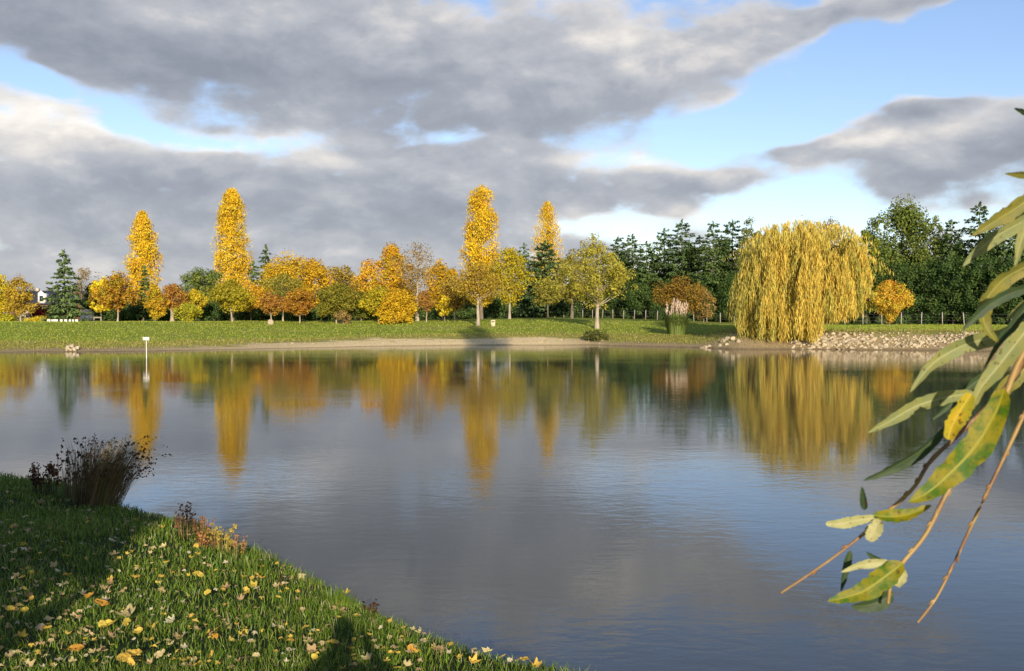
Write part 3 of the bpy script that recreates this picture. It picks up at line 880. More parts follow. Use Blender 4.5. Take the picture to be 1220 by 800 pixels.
hedge = [
    (690, 332, 27, 'behind the trunk of the wide olive tree'), (728, 328, 29, 'right of the trunk of the wide olive tree'), (764, 322, 29, 'between the wide olive tree and the rust tree'),
    (800, 328, 27, 'hidden behind the rust tree'), (842, 324, 29, 'between the pampas grass and the willow'), (872, 318, 27, 'at the left edge of the willow curtain'),
    (905, 322, 29, 'behind the left side of the willow'), (940, 324, 29, 'behind the middle of the willow'), (975, 318, 29, 'seen through the gap under the willow'),
    (1008, 312, 29, 'behind the right tip of the willow'), (1042, 310, 29, 'left of the orange bush'), (1076, 306, 31, 'behind the orange bush'),
    (1106, 302, 29, 'right of the orange bush'), (1136, 298, 31, 'under the fir right of the big domed tree'), (1168, 296, 31, 'under the tallest spiky fir'),
    (1200, 298, 31, 'behind the hanging willow leaves'), (1232, 298, 31, 'at the right edge of the photo')]
for px, top, hw, lab in hedge:
    B('cypress_bush', 'dense dark green cypress bush ' + lab, px, top, hw, wallY(px) + 4, DARK if px > 1000 else DARK + [(.07, .11, .025), (.06, .10, .02)], BUSH, 0.005, 4200, 0.34, 90, M_DARKBARK, 4, cat='bush',
      group='cypress bushes behind the fence', cl=0.2)
for px, top, hw, lab in [(560, 352, 26, 'behind the tawny tree'), (592, 350, 24, 'left of the trunk of the yellow-green tree'), (622, 346, 24, 'right of the trunk of the yellow-green tree'), (656, 344, 24, 'under the dense blue-green fir')]:
    B('cypress_bush', 'dense dark green cypress bush ' + lab, px, top, hw, wallY(px) + 5, DARK, BUSH, 0.005, 3200, 0.4, 70, M_DARKBARK, 4, cat='bush', group='cypress bushes behind the fence')
B('maple_tree', 'rust-coloured spreading tree behind the pampas grass', 813, 327, 31, 112, [(.30, .15, .03), (.24, .12, .03), (.36, .2, .03), (.17, .13, .03)], ROUND, 0.2, 3800, 0.30, 80)
B('maple_tree', 'dark brown low tree right of the pampas grass', 838, 345, 16, 116, BROWN, ROUND, 0.1, 1500, 0.30, 40)
B('maple_tree', 'round orange bush-like tree narrowing to its foot on the right bank', 1059, 332, 26, 98, [(.76, .38, .05), (.78, .46, .05), (.62, .28, .04), (.6, .46, .05)], [(0, .22), (.15, .45), (.4, .85), (.65, 1), (.85, .8), (1, .2)], 0.04, 4200, 0.24, 100, M_BARK, 20, cl=0.2)


B('shrub', 'low dark shrub at the waterline below the wide olive tree', 711, 394, 17, 85.6, [(.13, .14, .035), (.09, .11, .03), (.18, .17, .05)], BUSH, 0.0, 1300, .2, 40, cat='bush')


rng = np.random.default_rng(303)
# ------------------------------------------------------------------ weeping willow
def willow():
    Yc, xc = 77.5, at(957, 400, 77.5).x
    x, y = xc, Yc
    z = gz(x, y)
    t = thing('willow_tree', 'big weeping willow with golden hanging strands at the water edge', 'tree', (x, y, z))
    s = Yc / F_PX
    topz = lambda px: CAM_H + (374 - np.interp(px, [872, 884, 896, 912, 940, 975, 1000, 1015, 1030, 1042], [345, 318, 285, 270, 263, 266, 270, 288, 312, 330])) * s
    botz = lambda px: CAM_H + (374 - np.interp(px, [870, 882, 900, 955, 963, 985, 1008, 1014, 1028, 1042], [388, 409, 412, 410, 392, 387, 384, 362, 350, 345])) * s
    A = [[], [], [], []]
    nlock = 0
    heads = []
    for k in range(100):      # limb ends from which the strands fall
        px = rng.uniform(884, 1034)
        u = (px - 957) / 82
        f = rng.uniform(-1, 1); f = math.copysign(abs(f) ** .7, f)
        dep = math.sqrt(max(.06, 1 - u * u)) * 82 * s * .86
        top = topz(px) - .1 - 3.9 * abs(f) ** 2.2 * rng.uniform(.75, 1.1) - (0 if rng.random() < .45 else rng.uniform(0, 2.4))
        heads.append((px, u, f, dep, top))
    for px, u, f, dep, top in heads:
        for _ in range(rng.integers(5, 8)):
            nlock += 1; k = nlock
            ang_ = rng.random() * 6.283; rr = rng.uniform(.2, 1.15)
            lx, ly = math.cos(ang_) * rr, math.sin(ang_) * rr * .8
            pxl = px + lx / s
            zt = top - .45 * rr * rr + rng.normal(0, .12)
            zb = botz(pxl) + abs(rng.normal(0, .35)) + (.25 if f < 0 else .1)
            if rng.random() < .45: zb += rng.uniform(.3, 3.2)
            if zt < zb + .9: zb = max(botz(pxl), zt - rng.uniform(.9, 1.8))
            if zt - zb < .6: continue
            ns = rng.integers(12, 19); lw = rng.uniform(.10, .24); sway = rng.normal(0, .14) + .1 * u
            for q in range(ns):
                ox, oy = rng.normal(0, lw), rng.normal(0, lw)
                a, b = zt - abs(rng.normal(0, .35)), zb + abs(rng.normal(0, .5))
                if a - b < .5: continue
                m = int((a - b) / .17)
                tt = np.linspace(0, 1, m)
                arch = 1 - (1 - np.minimum(tt * (a - b) / 1.6, 1)) ** 2
                cx = (px - 957) * s + lx * arch + ox * (.3 + .7 * arch) + tt * tt * sway + rng.normal(0, .03, m)
                cy = f * dep + ly * arch + oy + rng.normal(0, .05, m)
                cz = a + (b - a) * tt + rng.normal(0, .04, m)
                A[0].append(np.stack([cx, cy, cz - z], -1)); A[1].append(np.full(m, k)); A[2].append(np.full(m, f)); A[3].append(np.zeros(m))
    # rounded top: arching shoots that feed the strands
    for k in range(300):
        px = rng.uniform(893, 1030)
        u = (px - 957) / 82
        f = rng.uniform(-1, 1) * math.sqrt(max(0.05, 1 - u * u))
        zt = topz(px) - 1.6 * abs(f) ** 2
        m = 12
        tt = np.linspace(0, 1, m)
        dirx, diry = rng.normal(u, 0.7), rng.normal(f, 0.7)
        A[0].append(np.stack([(px - 957) * s + dirx * tt * 0.8 + rng.normal(0, .05, m), f * 5 + diry * tt * 0.8 + rng.normal(0, .05, m), zt - z - 0.1 + 0.25 * tt - 1.3 * tt ** 2 + rng.normal(0, .06, m)], -1))
        A[1].append(np.full(m, nlock + 1 + k)); A[2].append(np.full(m, f)); A[3].append(np.zeros(m))
    p = np.concatenate(A[0]); k = np.concatenate(A[1])
    n = len(p)
    nr = unit(n) * np.array([[1, 1, 0.15]]); nr[:, 1] -= 0.3
    nr /= np.linalg.norm(nr, axis=1)[:, None]
    al = np.array([0, 0, -1.0]) + rng.normal(0, .10, (n, 3)) * (rng.random((n, 1)) < .4)
    L = rng.uniform(0.28, 0.55, n)
    V, F = rhombi(p, nr, L, L * rng.uniform(0.085, 0.14, n), al, 0.1)
    pal = np.array([(.78, .56, .11), (.70, .52, .10), (.84, .62, .13), (.52, .46, .10), (.40, .38, .08), (.70, .50, .09)])
    lk = rng.integers(0, 6, k.max() + 1)
    gx = p[:, 0] / 5.5
    c = pal[np.where(rng.random(n) < 0.78, lk[k], rng.integers(0, 6, n))]
    olive = np.array([(.42, .38, .09)])
    w = np.clip((-gx - 0.55) * 1.6 + rng.normal(0, .2, n), 0, 0.75)[:, None]     # the left curtain is mixed towards olive
    c = c * (1 - w) + olive * w
    link('crown', mesh('crown', V, F, np.repeat(c * (1 + .15 * rng.normal(size=(n, 1))), 4, 0).clip(0.01, .9), M_LEAF), t)
    mb = MB()
    mb.tube([(0, 0, -0.2), (0.1, 0, 1.2), (-0.1, 0, 2.6), (0.1, 0, 4.4)], [0.5, 0.36, 0.32, 0.26], 10)
    for i in range(13):
        a = i / 13 * 6.283 + rng.normal(0, .2); r = rng.uniform(1.8, 4.4)
        e = np.array([math.cos(a) * r, math.sin(a) * r, rng.uniform(5.2, 7.2)])
        b = np.array([0, 0, rng.uniform(2.4, 4.3)])
        mb.tube([b, b * .6 + e * .4 + (0, 0, .5), b * .2 + e * .8 + (0, 0, .6), e], [.17, .12, .07, .03], 6)
    mb.build('trunk', M_DARKBARK, t, True)


willow()

rng = np.random.default_rng(304)
# ------------------------------------------------------------------ pampas grass
def pampas():
    Y_ = 87.0
    x = at(806, 392, Y_).x; z = gz(x, Y_)
    t = thing('pampas_grass', 'big clump of pampas grass with pale pink plumes on the bank', 'plant', (x, Y_, z - 0.03))
    n = 3600
    a = rng.random(n) * 6.283; r0 = rng.random(n) ** .5 * 0.75; L = rng.uniform(1.4, 2.3, n); sp = rng.uniform(.1, 1.0, n)
    d = np.stack([np.cos(a), np.sin(a), a * 0], -1); sv = np.stack([-np.sin(a), np.cos(a), a * 0], -1)
    b = d * r0[:, None]
    up = np.array([[0, 0, 1.0]])
    p1 = b + d * (sp * .35)[:, None] * L[:, None] * .5 + up * (L * .62)[:, None]
    p2 = b + d * (sp * .75)[:, None] * L[:, None] * .6 + up * (L * (.98 - .45 * sp))[:, None]
    w = 0.02
    V = np.stack([b - sv * w, b + sv * w, p1 + sv * w, p1 - sv * w, p1 - sv * w, p1 + sv * w, p2 + sv * w * .2, p2 - sv * w * .2], 1).reshape(-1, 3)
    F = np.arange(8 * n).reshape(-1, 4)
    link('leaves', mesh('leaves', V, F, np.repeat(tint(n, [(.15, .22, .04), (.20, .27, .05), (.24, .27, .08), (.11, .17, .035)]), 8, 0), M_GRASS), t)
    for k in range(24):
        a = rng.random() * 6.283; r = rng.random() * .8
        bx, by = math.cos(a) * r, math.sin(a) * r
        hz = rng.uniform(2.0, 3.2)
        m = 60
        tt = rng.random(m)
        env = 0.065 * np.sin(np.clip(tt * 1.05, 0, 1) * math.pi) ** .6 + .01
        c = np.stack([bx * 1.15 + rng.normal(0, 1, m) * env, by * 1.15 + rng.normal(0, 1, m) * env, hz - 1.05 + tt * 1.05], -1)
        al = np.broadcast_to(np.array([0, 0, 1.0]), (m, 3))
        V, F = rhombi(c, unit(m), rng.uniform(.18, .34, m), .07, al)
        pl = link('plume', mesh('plume', V, F, np.repeat(tint(m, [(.74, .58, .42), (.68, .5, .36), (.8, .66, .5)]), 4, 0), M_LEAF), t)
        mb = MB(); mb.tube([(bx * .4, by * .4, 0), (bx, by, hz * .6), (bx * 1.15, by * 1.15, hz - .8)], .012, 4)
        mb.build('stalk', M_WOOD, pl)


pampas()

# ------------------------------------------------------------------ fence, house and small things on the far shore
M_WIRE = plain('galvanised_wire', (0.25, 0.25, 0.25), 0.5)
pts = []
pa = np.array([(575 - 610) / F_PX * 180.0, 180.0]); pb = np.array([(1330 - 610) / F_PX * 90.0, 90.0])
Ln = np.linalg.norm(pb - pa)
nf = int(Ln / 2.42)
ft = thing('post_and_wire_fence', 'long post and wire fence running along the foot of the dark trees', 'fence', (pa[0], pa[1], gz(*pa)))
base = np.array(ft.location)
pm = MB().box((0, 0, 0.55), (0.085, 0.085, 1.5)).build('post', M_WOOD, ft)
line = []
for i in range(nf + 1):
    q = pa + (pb - pa) * i / nf
    z = gz(q[0], q[1])
    o = pm if i == 0 else pm.copy()
    if i: COL.objects.link(o); o.parent = ft
    o.location = (q[0] - base[0], q[1] - base[1], z - base[2] + rng.normal(0, .03))
    o.rotation_euler = (rng.normal(0, .03), rng.normal(0, .03), rng.random())
    line.append((q[0] - base[0], q[1] - base[1], z - base[2]))
for hz in (0.45, 0.8, 1.12):
    MB().tube(np.array(line) + (0, 0.08, hz), 0.006, 4).build('wire', M_WIRE, ft)

# house behind the birch
M_CREAM = plain('cream_render', (0.52, 0.44, 0.33), 0.85)
M_BRICK = plain('red_brown_wall', (0.22, 0.10, 0.075), 0.85)
M_SLATE = plain('dark_slate', (0.055, 0.055, 0.065), 0.6, 0.3, 9)
M_WHITE = plain('white_paint', (0.78, 0.76, 0.70), 0.6, 0.06)
M_GLASS = plain('window_glass', (0.03, 0.035, 0.045), 0.15, 0.1, 3, 0.5)
hy = 150.0
hx = at(45, 374, hy).x; hz0 = gz(hx, hy)
ht = thing('house', 'dark-roofed house with a white gabled dormer, half hidden behind the spruce', 'house', (hx, hy, hz0))
zr = at(45, 346, hy).z - hz0; ze = at(45, 362, hy).z - hz0
MB().box((0, 3, ze / 2), (15, 7.6, ze)).build('wall', M_BRICK, ht)
rf = MB().prism([(-7.9, ze - .15), (7.9, ze - .15), (7.9, ze + .05), (-7.9, ze + .05)], -1.1, 7.1)
rf.quads([(-7.9, -1.2, ze), (7.9, -1.2, ze), (7.4, 3, zr), (-7.4, 3, zr), (-7.9, 7.2, ze), (7.9, 7.2, ze)], [(0, 1, 2, 3), (5, 4, 3, 2), (0, 3, 4, 4), (1, 5, 2, 2)])
ro = rf.build('roof', M_SLATE, ht)
MB().box((-1.4, 3, zr + .1), (0.45, 0.45, .5)).build('chimney', M_CREAM, ro)
dxw = at(53, 358, hy).x - hx
dm = MB().box((dxw, -.3, ze + .75), (.95, 1.6, 1.5))
dm.quads([(dxw - .475, -1.1, ze + 1.5), (dxw + .475, -1.1, ze + 1.5), (dxw, -1.1, ze + 1.95), (dxw, -1.1, ze + 1.95)], [(0, 1, 2, 3)])
do = dm.build('dormer', M_WHITE, ht)
MB().box((dxw + .05, -1.13, ze + .75), (.5, .06, .8)).build('window', M_GLASS, do)
for wx in (-4.6, -2.6, 3.6, 5.6):
    f_ = MB().box((wx, -0.82, 1.55), (1.0, .08, 1.25)).build('window', M_WHITE, ht)
    MB().box((wx, -0.87, 1.55), (.78, .05, 1.03)).build('pane', M_GLASS, f_)
gw = thing('low_building', 'low cream building behind the thin white birch trunk', 'building', (at(35, 378, 135).x, 135, gz(at(35, 378, 135).x, 135)))
MB().box((0, 0, .75), (2.4, 2.2, 1.5)).build('wall', M_CREAM, gw)
MB().prism([(-1.4, 1.5), (1.4, 1.5), (0.05, 2.0), (-.05, 2.0)], -1.3, 1.3).build('roof', M_SLATE, gw)
MB().box((0.3, -1.12, .7), (.5, .06, .6)).build('window', M_GLASS, gw)

sx = at(104, 380, 112).x; sz = gz(sx, 112)
sh_ = thing('garden_shed', 'small white shed with a pitched roof right of the lone spruce', 'shed', (sx, 112, sz))
MB().box((0, 0, .5), (1.05, 1.2, 1.0)).build('wall', M_WHITE, sh_)
MB().prism([(-.62, .98), (.62, .98), (.03, 1.38), (-.03, 1.38)], -.68, .68).build('roof', plain('pale_roof', (.62, .58, .48)), sh_)
MB().box((0.12, -.62, .42), (.36, .05, .8)).build('door', plain('cream_door', (.55, .5, .4)), sh_)
bxx = at(116, 382, 110).x; bz = gz(bxx, 110)
bt = thing('wooden_barrier', 'low wooden rail barrier right of the white shed', 'barrier', (bxx, 110, bz))
MB().box((0, 0, .52), (.95, .07, .14)).build('rail', M_WOOD, bt)
for k in (-.38, .38): MB().box((k, .06, .26), (.1, .1, .62)).build('post', M_WOOD, bt)
wx0, wx1 = at(55, 382, 103).x, at(94, 382, 103).x
wt = thing('picket_border', 'low white border boards at the foot of the lone spruce', 'fence', ((wx0 + wx1) / 2, 103, gz((wx0 + wx1) / 2, 103)))
for a, b in [(56, 60), (61, 69), (71.5, 74.5), (76.5, 80), (82, 84.5), (86, 88), (89.5, 93)]:
    xa, xb = at(a, 382, 103).x, at(b, 382, 103).x
    MB().box(((xa + xb) / 2 - wt.location.x, 0, .12), (xb - xa, .05, .3)).build('board', M_WHITE, wt)

# depth-gauge sign standing in the water
sgx = at(174.5, 427, 58.5).x
sg = thing('water_sign', 'white sign board on a thin white post standing in the lake', 'sign', (sgx, 58.5, -0.6))
MB().tube([(0, 0, -.6), (0, 0, 1.68)], .026, 8).build('post', M_WHITE, sg, True)
bo = MB().box((0, -.05, 1.74), (.38, .03, .2)).build('board', M_WHITE, sg)
MB().box((0.07, -.068, 1.74), (.02, .008, .2)).build('stripe', plain('grey_mark', (.4, .38, .3)), bo)

# pale litter bin on the bank
bnx = at(587.5, 391, 97).x; bnz = gz(bnx, 97)
bn = thing('litter_bin', 'small pale box-shaped litter bin on the green bank', 'bin', (bnx, 97, bnz))
MB().box((0, 0, .27), (.40, .36, .56)).build('body', plain('pale_concrete', (.62, .56, .36)), bn)
MB().box((0, 0, .575), (.46, .42, .06)).build('lid', plain('pale_lid', (.66, .6, .42)), bn)
MB().box((0, -.185, .44), (.26, .02, .10)).build('opening', plain('dark_slot', (.05, .045, .04)), bn)


rng = np.random.default_rng(305)
# ------------------------------------------------------------------ rocks
def rock_material(name, c):
    m, T = material(name)
    g = T.n('ShaderNodeTexCoord').outputs['Object']
    n = T.noise(g, 3.0, 6, .65)
    inf = T.n('ShaderNodeObjectInfo').outputs['Random']
    col = T.ramp(n, [(.25, tuple(v * .6 for v in c)), (.5, c), (.8, tuple(min(1, v * 1.25) for v in c))])
    col = T.mix(T.m('MULTIPLY', inf, .8), col, (.24, .19, .12))
    out(T, pbsdf(T, col, .9, .2, bump(T, n, .05)))
    return m


M_ROCK = rock_material('limestone', (.58, .48, .32))


def rock_mesh(seed):
    r = np.random.default_rng(seed)
    import bmesh
    bm = bmesh.new()
    bmesh.ops.create_icosphere(bm, subdivisions=2, radius=0.5)
    pl = r.normal(size=(9, 3)); pl /= np.linalg.norm(pl, axis=1)[:, None]; dd = r.uniform(.26, .42, 9)
    for v in bm.verts:
        p = np.array(v.co)
        for q, k in zip(pl, dd):
            s = p @ q
            if s > k: p = p - q * (s - k)
        v.co = p + r.normal(0, .012, 3)
    me = bpy.data.meshes.new('rock'); bm.to_mesh(me); bm.free()
    me.materials.append(M_ROCK)
    return me


ROCKS = [rock_mesh(100 + i) for i in range(8)]


def rock(x, y, s, label, group, sink=.38, flat=.75, z=None):
    o = link('rock', ROCKS[rng.integers(8)], None, (x, y, (gz(x, y) if z is None else z) + s * (.35 - sink)))
    o.scale = (s * rng.uniform(.8, 1.3), s * rng.uniform(.8, 1.2), s * flat * rng.uniform(.8, 1.2))
    o.rotation_euler = (rng.normal(0, .4), rng.normal(0, .4), rng.random() * 6.28)
    return tag(o, label, 'rock', group)


# riprap right of the willow
pxs = []
for i in range(255):
    px = rng.uniform(942, 1165) if i > 60 else rng.uniform(942, 1030)
    a = (px - 610) / F_PX
    Ys = float(np.interp(px, [870, 1000, 1150, 1220], [74.1, 72.4, 70.7, 69.2]))
    dd = (rng.uniform(1.3, 3.5) if rng.random() < .75 else rng.uniform(.3, 1.5)) if px < 1050 else rng.uniform(0.9, 3.3)
    y = Ys + dd; x = a * y
    up = dd > 1.9
    big = rng.uniform(.32, .66) if (px < 1025 and dd > 1.2) else rng.uniform(.20, .48)
    zone = 'beside the willow' if px < 1010 else ('below the orange bush' if px < 1100 else 'near the right edge of the photo')
    rock(x, y, big, ('pale rough stone high on the right bank ' if up else 'pale rough stone low on the right bank ') + zone, 'stones facing the right bank')
# chips and small stones between them, too small to tell apart
_rv = np.array([v.co for v in ROCKS[0].vertices]); _rf = np.array([[*p.vertices] for p in ROCKS[0].polygons])
n = 420
_a = (rng.uniform(938, 1215, n) - 610) / F_PX
_y = np.interp(_a * F_PX + 610, [870, 1000, 1150, 1220], [74.1, 72.4, 70.7, 69.2]) + rng.uniform(.7, 3.8, n)
_x = _a * _y
_z = height(_x, _y, fast_dist(_x, _y))
_s = rng.uniform(.10, .26, n); _t = rng.random(n) * 6.283
_p = _rv[None] * _s[:, None, None]
_p = np.stack([_p[..., 0] * np.cos(_t)[:, None] - _p[..., 1] * np.sin(_t)[:, None], _p[..., 0] * np.sin(_t)[:, None] + _p[..., 1] * np.cos(_t)[:, None], _p[..., 2] * .8], -1) + np.stack([_x, _y, _z + .02], -1)[:, None]
_o = link('rubble', mesh('rubble', _p.reshape(-1, 3), (_rf[None] + (np.arange(n) * len(_rv))[:, None, None]).reshape(-1, 3), None, M_ROCK))
_o['kind'] = 'stuff'; _o['label'] = 'small stones between the larger ones of the right bank'
for px, py, s in [(858, 407, .5), (862, 404, .7), (868, 403, .65), (874, 405, .55), (866, 408, .45), (880, 408, .5)]:
    Yr = 75.3 + (408 - py) * .35
    rock((px - 610) / F_PX * Yr, Yr, s, 'pale boulder heaped left of the willow trunk', 'boulders left of the willow')
for px, s in [(836, .5), (841, .55), (846, .4), (831, .3)]:
    Yr = 76.3; rock((px - 610) / F_PX * Yr, Yr, s, 'pale boulder at the waterline left of the willow heap', 'boulders at the waterline')
for px, dd_, s in [(80.5, .7, .4), (85.5, 1.3, .46), (91.5, .8, .44), (83.5, .2, .3), (89, .15, .32), (79, .15, .25)]:
    Yr = 68.6 + dd_; rock((px - 610) / F_PX * Yr, Yr, s, 'white stone in the small pile on the left shore', 'pile of white stones on the left shore', .05, .95)
yst = 101.0
rock((322.5 - 610) / F_PX * yst, yst, .62, 'pale leaning standing stone on the crest of the bank', None, .1, 1.4)
for i in range(34):
    px = rng.uniform(330, 720); a = (px - 610) / F_PX
    Ys = float(np.interp(px, [300, 450, 560, 700], [74.3, 80, 83.1, 83.1])) + rng.uniform(.3, 3.4)
    rock(a * Ys, Ys, rng.uniform(.12, .26), 'small pale stone lying on the sandy shore', 'small stones on the sandy shore')


rng = np.random.default_rng(306)
# ------------------------------------------------------------------ grass
def blades(p, h, w, lean, pal, name, label, straw=.08, jit=.22):
    n = len(p)
    a = rng.random(n) * 6.283
    d = np.stack([np.cos(a), np.sin(a), a * 0], -1)
    b = rng.random(n) * 6.283
    sv = np.stack([np.cos(b), np.sin(b), b * 0], -1)
    up = np.array([[0, 0, 1.0]])
    w = np.broadcast_to(w, (n,))[:, None]; h = h[:, None]; lean = lean[:, None]
    m1 = p + up * h * .58 + d * h * lean * .35
    tp = p + up * h * (1 - .35 * lean) + d * h * lean
    V = np.stack([p - sv * w, p + sv * w, m1 + sv * w * .8, m1 - sv * w * .8, tp], 1).reshape(-1, 3)
    k = np.arange(n)[:, None] * 5
    F = np.concatenate([k + [0, 1, 2], k + [0, 2, 3], k + [3, 2, 4]])
    c = tint(n, pal, jit=jit)
    st = rng.random(n) < straw
    c[st] = np.array([.34, .28, .12]) * rng.uniform(.7, 1.2, (st.sum(), 1))
    o = link(name, mesh(name, V, F, np.repeat(c, 5, 0), M_GRASS))
    o['kind'] = 'stuff'; o['label'] = label
    return o


n = 600000
x = rng.uniform(-10.5, 3.2, n); y = rng.uniform(3.2, 15.2, n)
ok = (x > -0.56 * y - 1.0) & (rng.random(n) < np.minimum(1, (5.4 / y) ** 1.25))
x, y = x[ok], y[ok]
d = fast_dist(x, y)
ok = (d > -0.02) & (rng.random(len(x)) < .72 + .42 * lumps(x, y, 4.5) + .2 * lumps(x, y, 11.0))
x, y, d = x[ok], y[ok], d[ok]
z = height(x, y, d)
hh = rng.uniform(.03, .088, len(x)) * (1 + .35 * lumps(x, y, 3.0) + .25 * lumps(x, y, 8.0)) * np.where(d < .4, 1.25, 1.0)
sz_ = np.clip(y / 6.0, .9, 2.2)
blades(np.stack([x, y, z], -1), hh, .0026 * sz_, rng.uniform(.15, .95, len(x)),
       [(.13, .22, .018), (.17, .265, .023), (.09, .17, .016), (.21, .28, .03)], 'lawn_grass', 'short green lawn grass on the near bank')
# rougher grass on the far bank
n = 212000
a = rng.uniform(-.70, .70, n); y = rng.uniform(64, 108, n); x = a * y
d = fast_dist(x, y)
keep = (d > 0.9) & (rng.random(n) < np.where(d < 7, .85, .55)) & ~((a > .26) & (d < 3.4) & (rng.random(n) < .85)) & ~((d < 1.7 + 2.6 * sstep(a, -.42, -.14) * (1 - sstep(a, .02, .12)) + 1.1 * lumps(x, y, .45) + rng.normal(0, .5, n)) & (rng.random(n) < .93))
x, y, d = x[keep], y[keep], d[keep]
z = height(x, y, d)
nb = lumps(x, y, .35)
hh = rng.uniform(.05, .13, len(x)) * np.where(d < 7, 1.7, 1.0)
mott = lumps(x * .35, y, .55) + .6 * lumps(x, y * 1.6, .9) + rng.normal(0, .35, len(x))
dry = d + 1.5 * lumps(x, y, .4) < 7
sand_ = (x / y > -.3) & (x / y < .1)
for sel, pl, nm, lb in ((~dry & (mott < .45), [(.33, .40, .034), (.27, .36, .03), (.38, .41, .045)], 'bank_grass', 'mown green grass of the far bank'),
                        (~dry & (mott >= .45), [(.40, .42, .05), (.34, .39, .04), (.44, .42, .065)], 'bank_grass', 'yellowing patches in the mown grass of the far bank'),
                        (dry, [(.30, .30, .045), (.44, .36, .10), (.24, .26, .035), (.36, .33, .065)], 'rough_grass', 'rough dry grass along the far waterline')):
    blades(np.stack([x, y, z], -1)[sel], hh[sel], .022, rng.uniform(.2, .9, sel.sum()), pl, nm, lb, .03, .10)


rng = np.random.default_rng(307)
# ------------------------------------------------------------------ plants at the edge of the near bank
def ground_at(px, py):
    """walk along the view ray of a photo pixel until it meets the near bank"""
    ys_ = np.arange(3.5, 16, .02)
    a, b = np.array(at(px, py, 3.5)), np.array(at(px, py, 16))
    q = a + (b - a) * ((ys_ - 3.5) / 12.5)[:, None]
    h = height(q[:, 0], q[:, 1], FN(q[:, 0], q[:, 1]))
    k = int(np.argmin(np.abs(q[:, 2] - h))) if not (q[:, 2] <= h).any() else int(np.argmax(q[:, 2] <= h))
    return Vector((q[k, 0], q[k, 1], h[k]))


def tuft(name, label, px, py, n, h, spread_, pal, lean=(0, 0), headpal=None, heads=0.0, w=.004, cat='plant', fine=1.0, hsize=.03):
    o = ground_at(px, py)
    t = thing(name, label, cat, o)
    V, F, C = [], [], []
    hv, hn, hs = [], [], []
    base = 0
    for i in range(n):
        a = rng.random() * 6.283
        r0 = rng.random() ** .5 * spread_[0]
        L = h * rng.uniform(.45, 1.0)
        sp = rng.random() ** .7 * spread_[1]
        dv = np.array([math.cos(a) * sp + lean[0] * rng.uniform(.2, 1.2), math.sin(a) * sp * .8 + lean[1], 0])
        b = np.array([math.cos(a) * r0, math.sin(a) * r0 * .8, -.03])
        pts = [b, b + dv * L * .35 + np.array([0, 0, L * .5]), b + dv * L * .75 + np.array([0, 0, L * .85]), b + dv * L * 1.1 + np.array([0, 0, L * (1.0 - .15 * np.hypot(*dv[:2]))])]
        sv = np.array([math.cos(a + 1.4), math.sin(a + 1.4), 0]) * w
        ws = [1, .9, .7, .25]
        for p, k in zip(pts, ws): V += [p - sv * k, p + sv * k]
        c = np.array(pal[rng.integers(len(pal))]) * rng.uniform(.7, 1.3)
        for k in range(3): F.append((base + 2 * k, base + 2 * k + 1, base + 2 * k + 3, base + 2 * k + 2))
        C += [c] * 8; base += 8
        if rng.random() < heads:
            for k in range(rng.integers(2, 6) if heads < 1 else rng.integers(5, 10)):
                f = rng.uniform(.72, 1.02) if heads < 1 else rng.uniform(.1, 1.02)
                hv.append(pts[2] + (pts[3] - pts[2]) * (f - .6) / .42 + rng.normal(0, hsize * .6, 3)); hs.append(hsize * rng.uniform(.6, 1.5))
    link('stalks', mesh('stalks', V, F, np.array(C), M_GRASS), t)['kind'] = 'stuff'
    if hv:
        hv = np.array(hv); m = len(hv)
        V, F = rhombi(hv, unit(m), np.array(hs) * 1.5, np.array(hs), None)
        V2, F2 = rhombi(hv, unit(m), np.array(hs) * 1.5, np.array(hs), None)
        link('seed_heads', mesh('seed_heads', np.concatenate([V, V2]), np.concatenate([F, F2 + len(V)]), np.concatenate([np.repeat(tint(m, headpal), 4, 0)] * 2), M_LEAF), t)['kind'] = 'stuff'
    return t


DEADSTALK = [(.20, .145, .07), (.27, .19, .085), (.14, .15, .05), (.12, .085, .05), (.34, .27, .13), (.19, .18, .065)]
SEED = [(.09, .055, .035), (.14, .08, .05), (.06, .04, .03)]
tuft('rush_clump', 'large dark rush clump with brown seed heads leaning over the water', 116, 604, 820, .84, (.25, .42), DEADSTALK, (.44, 0), SEED, .34, .0034, hsize=.016)
tuft('rush_clump', 'thin upright pale stalks at the left side of the large rush clump', 88, 596, 70, .62, (.18, .10), [(.15, .14, .07), (.09, .1, .04), (.2, .18, .09)], (.02, 0), SEED, .2, .004)
tuft('weed', 'small dark leafy weed on the bank left of the rush clump', 52, 590, 46, .42, (.16, .18), [(.06, .04, .025), (.05, .05, .02)], (0, 0), SEED, 1.0, .004, hsize=.022)
RUSTW = [(.22, .13, .06), (.26, .18, .07), (.17, .09, .045)]
tuft('dock_weed', 'tall russet weed stalks where the sunlit grass meets the water, leftmost of the row', 219, 642, 18, .42, (.10, .14), RUSTW, (0, 0), [(.22, .11, .07), (.30, .17, .10)], 1.0, .0032, hsize=.017)
tuft('dock_weed', 'russet weed stalks just right of the tall leftmost ones', 240, 652, 14, .36, (.09, .16), RUSTW, (0.05, 0), [(.34, .18, .09), (.42, .26, .12)], 1.0, .0032, hsize=.017)
tuft('dock_weed', 'yellowish leafy weed in the sunlit row by the water', 266, 660, 18, .30, (.10, .22), [(.36, .30, .08), (.3, .26, .06)], (0, 0), [(.5, .38, .08), (.44, .36, .10)], 1.0, .0032, hsize=.017)
tuft('dock_weed', 'orange-brown leafy weed between the russet stalks and the yellowish weed', 250, 654, 22, .2, (.12, .3), RUSTW, (0, 0), [(.5, .26, .09), (.42, .22, .08)], 1.0, .0032, hsize=.017)
